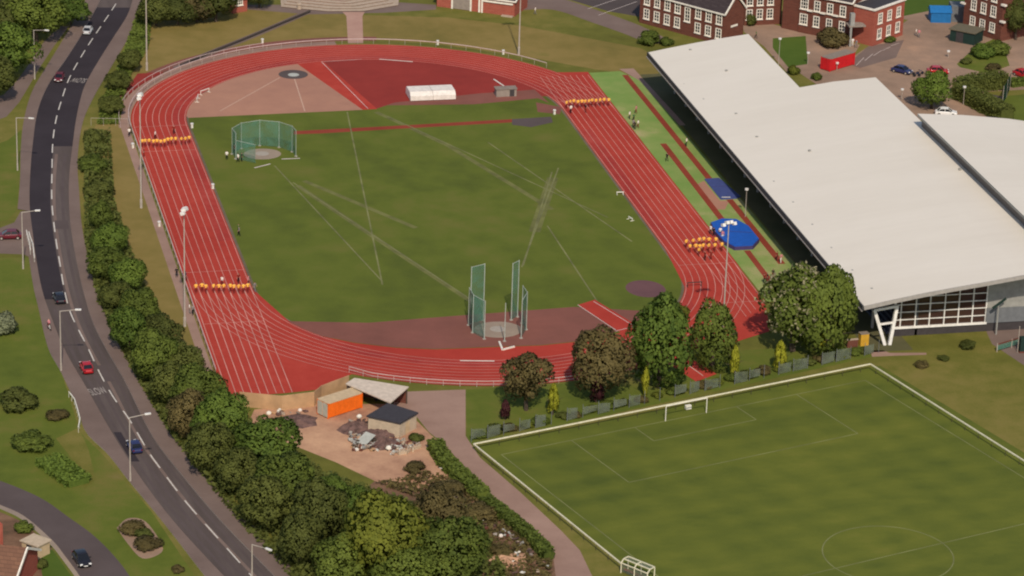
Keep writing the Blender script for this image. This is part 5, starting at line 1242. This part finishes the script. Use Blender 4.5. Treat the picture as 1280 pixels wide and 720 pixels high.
# ------------------------------------------------------------------ lamps
def street_lamp(base, tip_px, label):
    p = G(*base); H = 10.0
    q = G(*tip_px, H+.35); d = Vector((q.x-p.x, q.y-p.y, 0)); d = d.normalized()*min(3.4, max(2.4, d.length))
    t = thing('street_lamp', p, label, 'street lamp', 'street lamps along the main road')
    m_ = MB(); m_.tube((p.x, p.y, 0), (p.x, p.y, 1.3), .15, .15, 'lamp_steel', 9); m_.tube((p.x, p.y, 1.3), (p.x, p.y, H), .11, .075, 'lamp_steel', 9); part(m_, 'pole', t)
    m_ = MB(); m_.tube((p.x, p.y, H-.05), (p.x+d.x*.78, p.y+d.y*.78, H+.3), .065, .05, 'lamp_steel', 7); part(m_, 'arm', t)
    m_ = MB(); e = Vector((p.x, p.y, 0)); u_ = d.normalized(); a0, a1 = e+d*.76, e+d*1.06; m_.beam((a0.x, a0.y, H+.32), (a1.x, a1.y, H+.37), .32, .18, 'lamp_white'); part(m_, 'lantern', t)
for b_, t_, l_ in [((43.5, 99), (60, 38), 'tall street lamp by the road at the top left, below the bright green tree'), ((22, 213), (41, 148), 'tall street lamp on the left verge above the side road'), ((29, 336), (49, 263), 'tall street lamp at the side road mouth with the red car'), ((76.5, 464), (100, 387), 'tall street lamp beside the cyclist on the pavement'), ((163, 602), (187, 517), 'tall street lamp in front of the blue car'), ((315, 766), (341, 689), 'street lamp at the bottom edge beside the belt of trees')]:
    street_lamp(b_, t_, l_)
def floodlight(base, H, label, heads=True, ang=0.0):
    p = G(*base); t = thing('floodlight', p, label, 'floodlight', 'floodlights around the track')
    m_ = MB(); m_.tube((p.x, p.y, 0), (p.x, p.y, 1.6), .24, .24, 'lamp_steel', 9); m_.tube((p.x, p.y, 1.6), (p.x, p.y, H), .15, .08, 'lamp_steel', 9); part(m_, 'pole', t)
    if heads:
        d = Vector((math.cos(ang), math.sin(ang), 0)); f = Vector((-d.y, d.x, 0))
        m_ = MB(); m_.beam(p+d*-1.1+Vector((0, 0, H)), p+d*1.1+Vector((0, 0, H)), .12, .12, 'lamp_steel'); part(m_, 'crossbar', t)
        for s in (-1.0, -.35, .35, 1.0):
            m_ = MB(); q = p+d*s-f*.05+Vector((0, 0, H+(.42 if abs(s) < .5 else .1))); m_.beam(q-f*.3, q+f*.35-Vector((0, 0, .25)), .5, .5, 'lamp_white'); part(m_, 'lamp_head', t)
floodlight((231, 408), 19.6, 'floodlight mast standing in front of the left straight with a white head', ang=1.2)
floodlight((176.5, 260), 20.5, 'floodlight mast whose white head covers the upper left bend', ang=1.3)
floodlight((903, 421), 19.3, 'floodlight mast behind the egg shaped tree, head before the blue bed', ang=.25)
floodlight((648.5, 68), 20, 'tall pale pole on the lawn before the brick pavilion, cut by the top edge')
floodlight((183.5, 88), 20, 'tall pole at the outer top left corner of the track')
def post_lamp(u, v, H, label):
    p = G(u, v); t = thing('post_lamp', p, label, 'lamp post', 'short lamp posts near the buildings')
    part(MB().tube((p.x, p.y, 0), (p.x, p.y, H), .07, .05, 'lamp_steel', 7), 'pole', t)
    m_ = MB(); m_.tube((p.x, p.y, H), (p.x, p.y, H+.3), .3, .34, 'lamp_white', 9); part(m_, 'lantern', t)
for u, v, H, l in [(931.5, 271, 5, 'short lamp post in front of the stand between the two blue mats'), (973, 82, 5.5, 'lamp post on the small green lawn by the school'), (1009.5, 80, 2.2, 'low lamp post left of the red container'), (1127, 125, 2.0, 'low lamp post at the edge of the white roof below the bicycles'), (1204, 131, 3.5, 'lamp post in front of the dark hedge in the car park'), (1046, 88, 1.4, 'little post in front of the red container'), (1185, 72, 1.2, 'little bollard lamp in the middle of the car park')]:
    post_lamp(u, v, H, l)

# ------------------------------------------------------------------ vehicles
def car_template(L=4.1, W=1.72, H=1.42):
    t = bpy.data.objects.new('car', None); col.objects.link(t)
    sec = [(-L/2, .35, .62, .80), (-L/2+.12, .28, .78, .86), (-L/2+.5, .25, .86, .92), (-L*.30, .24, .92, 1.0), (0, .24, .90, 1.0), (L*.2, .24, .88, 1.0), (L*.36, .25, .80, .96), (L/2-.15, .28, .68, .88), (L/2, .36, .56, .78)]
    mb = MB(); vs = []; n = 8
    for x, z0, z1, k in sec:
        w_ = W/2*k
        for y, z in ((-w_*.92, z0), (-w_, z0+.15), (-w_, z1-.14), (-w_*.86, z1), (w_*.86, z1), (w_, z1-.14), (w_, z0+.15), (w_*.92, z0)): vs.append((x, y, z))
    fs = [[i*n+j, i*n+(j+1) % n, (i+1)*n+(j+1) % n, (i+1)*n+j][::-1] for i in range(len(sec)-1) for j in range(n)]
    fs += [list(range(n)), list(range(len(vs)-1, len(vs)-n-1, -1))]
    mb.add(vs, fs, 'paint_red')
    # roof panel
    r = [(-L*.33, .86), (-L*.25, H-.04), (-L*.02, H), (L*.10, H-.03)]
    rv = []; 
    for x, z in [(-L*.26, H-.05), (-L*.12, H), (L*.02, H), (L*.1, H-.05)]:
        for y in (-W*.37, W*.37): rv.append((x, y, z))
        for y in (W*.37, -W*.37): rv.append((x, y, z-.06))
    mb.add(rv, [[i*4+j, i*4+(j+1) % 4, i*4+4+(j+1) % 4, i*4+4+j][::-1] for i in range(3) for j in range(4)]+[[3, 2, 1, 0][::-1], [12, 13, 14, 15]], 'paint_red')
    for y in (-1, 1):
        for (x0, z0), (x1, z1) in (((L*.27, .86), (L*.1, H-.06)), ((-L*.37, .9), (-L*.26, H-.06)), ((-L*.06, .9), (-L*.06, H-.05))): mb.beam((x0, y*W*.44, z0), (x1, y*W*.37, z1), .08, .07, 'paint_red')
    b = mb.build('body', t)
    g = MB(); base = [(-L*.38, -W*.43, .86), (L*.28, -W*.43, .84), (L*.28, W*.43, .84), (-L*.38, W*.43, .86)]; top = [(-L*.262, -W*.362, H-.07), (L*.1, -W*.362, H-.07), (L*.1, W*.362, H-.07), (-L*.262, W*.362, H-.07)]
    g.add(base+top, [[0, 1, 5, 4], [1, 2, 6, 5], [2, 3, 7, 6], [3, 0, 4, 7], [4, 5, 6, 7]], 'car_glass'); g.build('windows', t)
    for x in (-L*.31, L*.31):
        for y in (-1, 1):
            m_ = MB(); m_.tube((x, y*(W/2-.2), .31), (x, y*(W/2+.01), .31), .31, .31, 'tyre', 14); wl = m_.build('wheel', t)
            m_ = MB(); m_.tube((x, y*(W/2-.02), .31), (x, y*(W/2+.025), .31), .18, .17, 'lamp_steel', 10); m_.build('rim', wl)
    for y in (-1, 1):
        m_ = MB(); m_.box((L/2-.1, y*W*.33, .52), (.16, .34, .17), 'headlight'); m_.build('headlight', t)
        m_ = MB(); m_.box((-L/2+.06, y*W*.35, .62), (.14, .26, .16), 'paint_maroon'); m_.build('tail_light', t)
        m_ = MB(); m_.box((L*.2, y*(W/2+.06), .9), (.12, .2, .13), 'tyre'); m_.build('wing_mirror', t)
    m_ = MB(); m_.box((L/2-.03, 0, .36), (.08, .5, .1), 'headlight'); m_.build('number_plate', t)
    return t
car0 = car_template(); bpy.context.view_layer.update(); index_kids(car0); first = [True]
def car(u, v, du_, dv_, paint, label, s=1.0):
    p = G(u, v); q = G(u+du_, v+dv_); a = math.atan2(q.y-p.y, q.x-p.x)
    if first[0]: t = car0; first[0] = False
    else: t = copy_tree(car0)
    t.location = (p.x, p.y, .02); t.rotation_euler[2] = a; t.scale = (s, s, s)
    tag(t, label, 'car', 'cars')
    CARS.append((t, paint))
CARS = []
car(110, 41, 12, -22, 'silver', 'silver car driving away at the top of the dark new asphalt')
car(74.5, 100, -7, 15, 'maroon', 'dark maroon car beside the upper white road lettering')
car(74, 376, -9, -20, 'black', 'black car at the end of the dark asphalt lane')
car(108, 463, -12, -24, 'red', 'bright red car just above the lower white road lettering')
car(168, 562, -14, -22, 'navy', 'dark blue car behind the lamp in the lower road')
car(102, 703, 12, 18, 'black', 'black car with white headlights parked on the estate road', 1.06)
car(12, 298, -20, .5, 'maroon', 'dark red car waiting in the side road at the left edge', 1.08)
car(1127, 91, 18, 4, 'navy', 'dark blue car in the school car park', 1.05)
car(1172, 92, 22, 1, 'red', 'red car in the school car park above the round tree', 1.08)
car(1182, 144, 22, 1, 'white', 'white car half hidden behind the edge of the right hand white roof', 1.05)
car(1278, 96, 18, 7, 'red', 'red car at the right edge by the green hedge', 1.08)
bpy.context.view_layer.update()
for t, paint in CARS:
    for o in t.children:
        if o.name.startswith('body'):
            for sl_ in o.material_slots: sl_.link = 'OBJECT'; sl_.material = MATS['paint_'+paint]

# ------------------------------------------------------------------ people
def person_mesh(pose):
    r = random.Random(pose)
    J = dict(pel=(0, 0, .96), sp=(0, .0, 1.15), ch=(0, 0, 1.36), nk=(0, 0, 1.50), hd=(0, .015, 1.60), tp=(0, .02, 1.74))
    st_ = .16 if pose == 1 else .04
    for s, n in ((-1, 'l'), (1, 'r')):
        J[n+'hip'] = (s*.10, 0, .92); J[n+'kn'] = (s*.11, s*st_*.8+.03, .50); J[n+'an'] = (s*.12, s*st_*1.4-.02, .09); J[n+'toe'] = (s*.14, s*st_*1.4+.16, .04)
        J[n+'sh'] = (s*.19, 0, 1.42)
        if pose == 2: J[n+'el'] = (s*.40, -.06, 1.22); J[n+'wr'] = (s*.22, .13, 1.05); J[n+'ha'] = (s*.18, .16, 1.02)
        else: J[n+'el'] = (s*.27, -s*st_*.6-.02, 1.15); J[n+'wr'] = (s*.29, -s*st_*.9+.06, .90); J[n+'ha'] = (s*.29, -s*st_+.09, .81)
    rad = dict(pel=.135, sp=.125, ch=.15, nk=.062, hd=.10, tp=.075, hip=.095, kn=.062, an=.045, toe=.042, sh=.075, el=.045, wr=.034, ha=.042)
    E = [('pel', 'sp'), ('sp', 'ch'), ('ch', 'nk'), ('nk', 'hd'), ('hd', 'tp')]
    for n in 'lr': E += [('pel', n+'hip'), (n+'hip', n+'kn'), (n+'kn', n+'an'), (n+'an', n+'toe'), ('ch', n+'sh'), (n+'sh', n+'el'), (n+'el', n+'wr'), (n+'wr', n+'ha')]
    ks = list(J); me = bpy.data.meshes.new('p'); me.from_pydata([J[k] for k in ks], [(ks.index(a), ks.index(b)) for a, b in E], [])
    o = bpy.data.objects.new('p', me); col.objects.link(o)
    sk = o.modifiers.new('s', 'SKIN'); sk.use_smooth_shade = True
    for i, k in enumerate(ks):
        q = rad.get(k, rad.get(k[1:], .05)); me.skin_vertices[0].data[i].radius = (q, q*.8 if k in ('ch', 'sp', 'pel') else q); me.skin_vertices[0].data[i].use_root = (k == 'pel')
    sb_ = o.modifiers.new('u', 'SUBSURF'); sb_.levels = sb_.render_levels = 1
    bpy.context.view_layer.update()
    out = bpy.data.meshes.new_from_object(o.evaluated_get(bpy.context.evaluated_depsgraph_get()))
    bpy.data.objects.remove(o); out.name = 'person'
    return out
POSE = [person_mesh(k) for k in range(3)]
PM = {}
def person_data(pose, top, legs, skin='skin'):
    k = (pose, top, legs)
    if k not in PM:
        me = POSE[pose].copy(); me.name = 'person'; me.materials.clear()
        for n in ('skin', 'cloth_'+top, 'cloth_'+legs, 'hair', 'shoe'): me.materials.append(MATS[n])
        for p in me.polygons:
            x, y, z = p.center; ax = abs(x)
            i = 0
            if z < .1: i = 4
            elif z < .97 and ax < .24 and not (ax > .2 and z > .7): i = 2
            elif z > 1.62 and (z > 1.68 or y < -.0): i = 3
            elif z > 1.5: i = 0
            elif .94 <= z <= 1.5 and (ax < .24 or z > 1.16): i = 1
            p.material_index = i
        PM[k] = me
    return PM[k]
def person(u, v, pose, top, legs, label, group, rz=None, h=1.0, z=0.0):
    p = G(u, v, z); o = bpy.data.objects.new('person', person_data(pose, top, legs)); col.objects.link(o)
    o.location = (p.x, p.y, z+.02); o.rotation_euler[2] = random.uniform(0, 6.28) if rz is None else rz; o.scale = (h, h, h)
    return tag(o, label, 'person', group)
rows = [('upper left row', [(150+x/8, 150+(y+42)/8) for x, y in [(222, 230), (252, 226), (292, 226), (335, 235), (370, 230), (408, 234), (446, 232), (480, 214), (515, 212), (557, 208), (615, 208), (655, 207), (692, 197)]], 0.3),
        ('lower left row', [(220+x/8, 330+(y+44)/8) for x, y in [(200, 250), (260, 240), (300, 250), (376, 244), (430, 246), (478, 245), (543, 245), (580, 250), (627, 252), (674, 250), (718, 243)]], 0.3),
        ('upper right row', [(690+x/8, 80+(y+44)/8) for x, y in [(145, 402), (182, 390), (216, 388), (258, 395), (298, 391), (330, 390), (368, 385), (399, 380), (438, 382), (480, 378), (520, 374), (565, 377)]], 0.3),
        ('back rank by the blue landing bed', [(800+x/8, 250+(y+44)/8) for x, y in [(460, 440), (530, 428), (590, 420), (635, 412), (688, 415), (756, 418)]], 0.3),
        ('front rank by the blue landing bed', [(800+x/8, 250+(y+44)/8) for x, y in [(497, 484), (556, 484), (594, 486), (629, 480), (686, 480), (746, 474), (816, 470), (588, 520)]], 0.3)]
for nm, ps_, rz in rows:
    for i, (u, v) in enumerate(ps_):
        person(u, v, (0, 2, 1)[i % 3], 'orange', 'maroon', 'person in orange top and maroon trousers in the '+nm, 'people in orange: '+nm, rz=rz+math.pi+random.uniform(-.5, .5), h=random.uniform(1.0, 1.08))
for u, v, pose, top, legs, lab in [
    (194, 174, 1, 'white', 'black', 'person in a white top and black trousers walking above the upper left row'),
    (217.5, 168, 1, 'maroon', 'black', 'person in dark clothes above the right part of the upper left row'),
    (180, 196, 0, 'maroon', 'maroon', 'person in dark maroon below the left end of the upper left row'),
    (277.5, 357, 1, 'white', 'maroon', 'person in a white top behind the lower left row'),
    (298, 354, 0, 'maroon', 'black', 'person in dark clothes behind the right part of the lower left row'),
    (310.5, 357, 0, 'pink', 'black', 'person in a pale pink top behind the right end of the lower left row'),
    (318.5, 365, 1, 'grey', 'grey', 'person in grey right of the lower left row'),
    (713.5, 142, 0, 'white', 'black', 'person in a white top and black trousers below the row on the right straight'),
    (732, 141, 0, 'black', 'maroon', 'person in black below the row on the right straight'),
    (881, 326, 0, 'maroon', 'black', 'left one of two people in maroon before the orange group'),
    (888.5, 325, 0, 'maroon', 'maroon', 'right one of two people in maroon before the orange group'),
    (787, 149, 0, 'white', 'black', 'person in a white top and black trousers in the cluster on the green strip'),
    (792, 152, 0, 'green', 'black', 'person in a green top in the cluster on the green strip'),
    (795, 142, 1, 'pink', 'maroon', 'person in a red-pink top at the back of the cluster on the green strip'),
    (791.5, 160, 0, 'grey', 'black', 'person in grey at the front of the cluster on the green strip'),
    (797.5, 160, 1, 'white', 'maroon', 'person in a white top and maroon trousers at the right of the cluster'),
    (744, 163, 0, 'black', 'black', 'person in black at the edge of the green strip below the cluster') if False else (793.5, 162, 0, 'black', 'black', 'person in black at the very front of the cluster on the green strip'),
    (833.5, 202, 1, 'black', 'black', 'person in black beside the start of the short red runway'),
    (858, 183, 0, 'white', 'black', 'person in a white top at the shadow edge of the long red runway'),
    (888, 293, 0, 'white', 'black', 'person in a white top at the left corner of the landing bed'),
    (892, 296, 1, 'black', 'black', 'person in black at the left corner of the landing bed'),
    (900, 296, 0, 'white', 'navy', 'person in white and navy beside the landing bed under the floodlight head'),
    (903, 300, 0, 'pink', 'white', 'person in a pink top at the near left edge of the landing bed'),
    (955, 354, 0, 'maroon', 'black', 'person in maroon at the near end of the red runway'),
    (959, 353, 1, 'black', 'black', 'person in black at the near end of the red runway'),
    (964, 356, 0, 'white', 'white', 'person all in white at the near end of the red runway'),
    (966, 348, 0, 'black', 'maroon', 'person in a black top behind the person all in white'),
    (971, 326, 0, 'maroon', 'black', 'person in dark red by the stand above the chestnut tree'),
    (976, 329, 1, 'pink', 'white', 'person in pale clothes by the stand above the chestnut tree'),
    (283.5, 200, 0, 'white', 'black', 'person in a white top standing left of the discus cage'),
    (293, 192, 0, 'maroon', 'black', 'person in dark red at the left post of the discus cage'),
    (297.5, 203, 1, 'white', 'black', 'person in a white top in front of the discus cage'),
    (302, 202, 0, 'black', 'black', 'person in black in front of the discus cage'),
    (298, 292, 0, 'green', 'black', 'person with a dark green top standing alone on the left infield'),
    (298.8, 295, 1, 'grey', 'black', 'person in grey just in front of the lone person on the left infield'),
    (221, 347, 0, 'black', 'black', 'spectator in black at the rail beside the left straight'),
    (232, 352, 1, 'navy', 'maroon', 'spectator in navy at the rail just above the lower left row'),
    (237, 392, 0, 'white', 'grey', 'spectator in a white top at the rail below the lower left row'),
    (241, 394, 1, 'grey', 'black', 'spectator in grey at the rail below the lower left row'),
    (161.5, 171, 0, 'white', 'black', 'spectator in a white top at the rail above the upper left row'),
    (164, 168, 1, 'black', 'black', 'spectator in black at the rail above the upper left row'),
    (1145, 45, 1, 'white', 'grey', 'person in a white top walking across the school car park'),
    (1148.5, 47, 0, 'pink', 'grey', 'person in pink walking across the school car park'),
    (1065.5, 58, 0, 'white', 'white', 'person all in white by the parking bays'),
    (1070, 60, 1, 'grey', 'grey', 'person in pale grey by the parking bays'),
    (945, 48, 1, 'green', 'black', 'person in bright green at the far edge of the white roof'),
    (669, 18, 1, 'white', 'grey', 'person in a white top walking beside the pavilion')]:
    person(u, v, pose, top, legs, lab, None, h=random.uniform(.98, 1.06))
# cyclist on the pavement
p = G(61.5, 412, .12); cy_ = thing('bicycle', (p.x, p.y, .12), 'pale bicycle ridden along the pavement beside the fourth street lamp', 'bicycle', rz=1.85)
m_ = MB(); 
for x in (-.52, .52): 
    for k in range(14):
        a, b = 2*math.pi*k/14, 2*math.pi*(k+1)/14; m_.beam((x+.34*math.cos(a), 0, .35+.34*math.sin(a)), (x+.34*math.cos(b), 0, .35+.34*math.sin(b)), .05, .05, 'tyre')
m_.build('wheels', cy_)
m_ = MB()
for a, b in (((-.52, .35), (-.05, .35)), ((-.05, .35), (.42, .85)), ((-.15, .85), (.42, .85)), ((-.05, .35), (-.15, .95)), ((.52, .35), (.40, 1.0)), ((-.52, .35), (-.15, .85))): m_.beam((a[0], 0, a[1]), (b[0], 0, b[1]), .05, .05, 'lamp_white')
m_.beam((.4, -.25, 1.02), (.4, .25, 1.02), .05, .05, 'tyre'); m_.build('frame', cy_)
m_ = MB(); m_.box((-.16, 0, .95), (.26, .16, .07), 'tyre'); m_.build('saddle', cy_)
def rider():
    J = [(-.15, 0, 1.10), (-.02, 0, 1.33), (.10, 0, 1.50), (.17, 0, 1.60), (.22, 0, 1.68), (.26, 0, 1.80)]; Rr = [.14, .13, .14, .06, .10, .075]; E = [(0, 1), (1, 2), (2, 3), (3, 4), (4, 5)]
    for s in (-1, 1):
        b = len(J); J += [(-.1, s*.1, 1.06), (.28, s*.11, .82+.1*s), (.0, s*.11, .45+.14*s), (.16, s*.12, .40+.14*s)]; Rr += [.1, .07, .045, .04]; E += [(0, b), (b, b+1), (b+1, b+2), (b+2, b+3)]
        b = len(J); J += [(.10, s*.19, 1.47), (.24, s*.26, 1.22), (.39, s*.23, 1.06), (.45, s*.22, 1.04)]; Rr += [.07, .045, .035, .04]; E += [(2, b), (b, b+1), (b+1, b+2), (b+2, b+3)]
    me = bpy.data.meshes.new('r'); me.from_pydata(J, E, []); o = bpy.data.objects.new('r', me); col.objects.link(o); o.modifiers.new('s', 'SKIN')
    for i, q in enumerate(Rr): me.skin_vertices[0].data[i].radius = (q, q); me.skin_vertices[0].data[i].use_root = i == 0
    u_ = o.modifiers.new('u', 'SUBSURF'); u_.levels = u_.render_levels = 1
    bpy.context.view_layer.update(); out = bpy.data.meshes.new_from_object(o.evaluated_get(bpy.context.evaluated_depsgraph_get())); bpy.data.objects.remove(o)
    out.materials.clear()
    for n in ('skin', 'cloth_pink', 'cloth_maroon', 'hair'): out.materials.append(MATS[n])
    for p in out.polygons:
        x, y, z = p.center; p.material_index = 3 if z > 1.74 else 0 if z > 1.57 or (x > .3 and z > 1.0) else 1 if z > 1.12 else 2
    return out
o = bpy.data.objects.new('person', rider()); col.objects.link(o); o.location = (p.x, p.y, .12); o.rotation_euler[2] = 1.85
tag(o, 'cyclist in a pink top riding along the left pavement by the fourth street lamp', 'person')
for o in bpy.data.objects:
    if o.type == 'MESH' and o.name.startswith('person'):
        o.data.polygons.foreach_set('use_smooth', [True]*len(o.data.polygons))
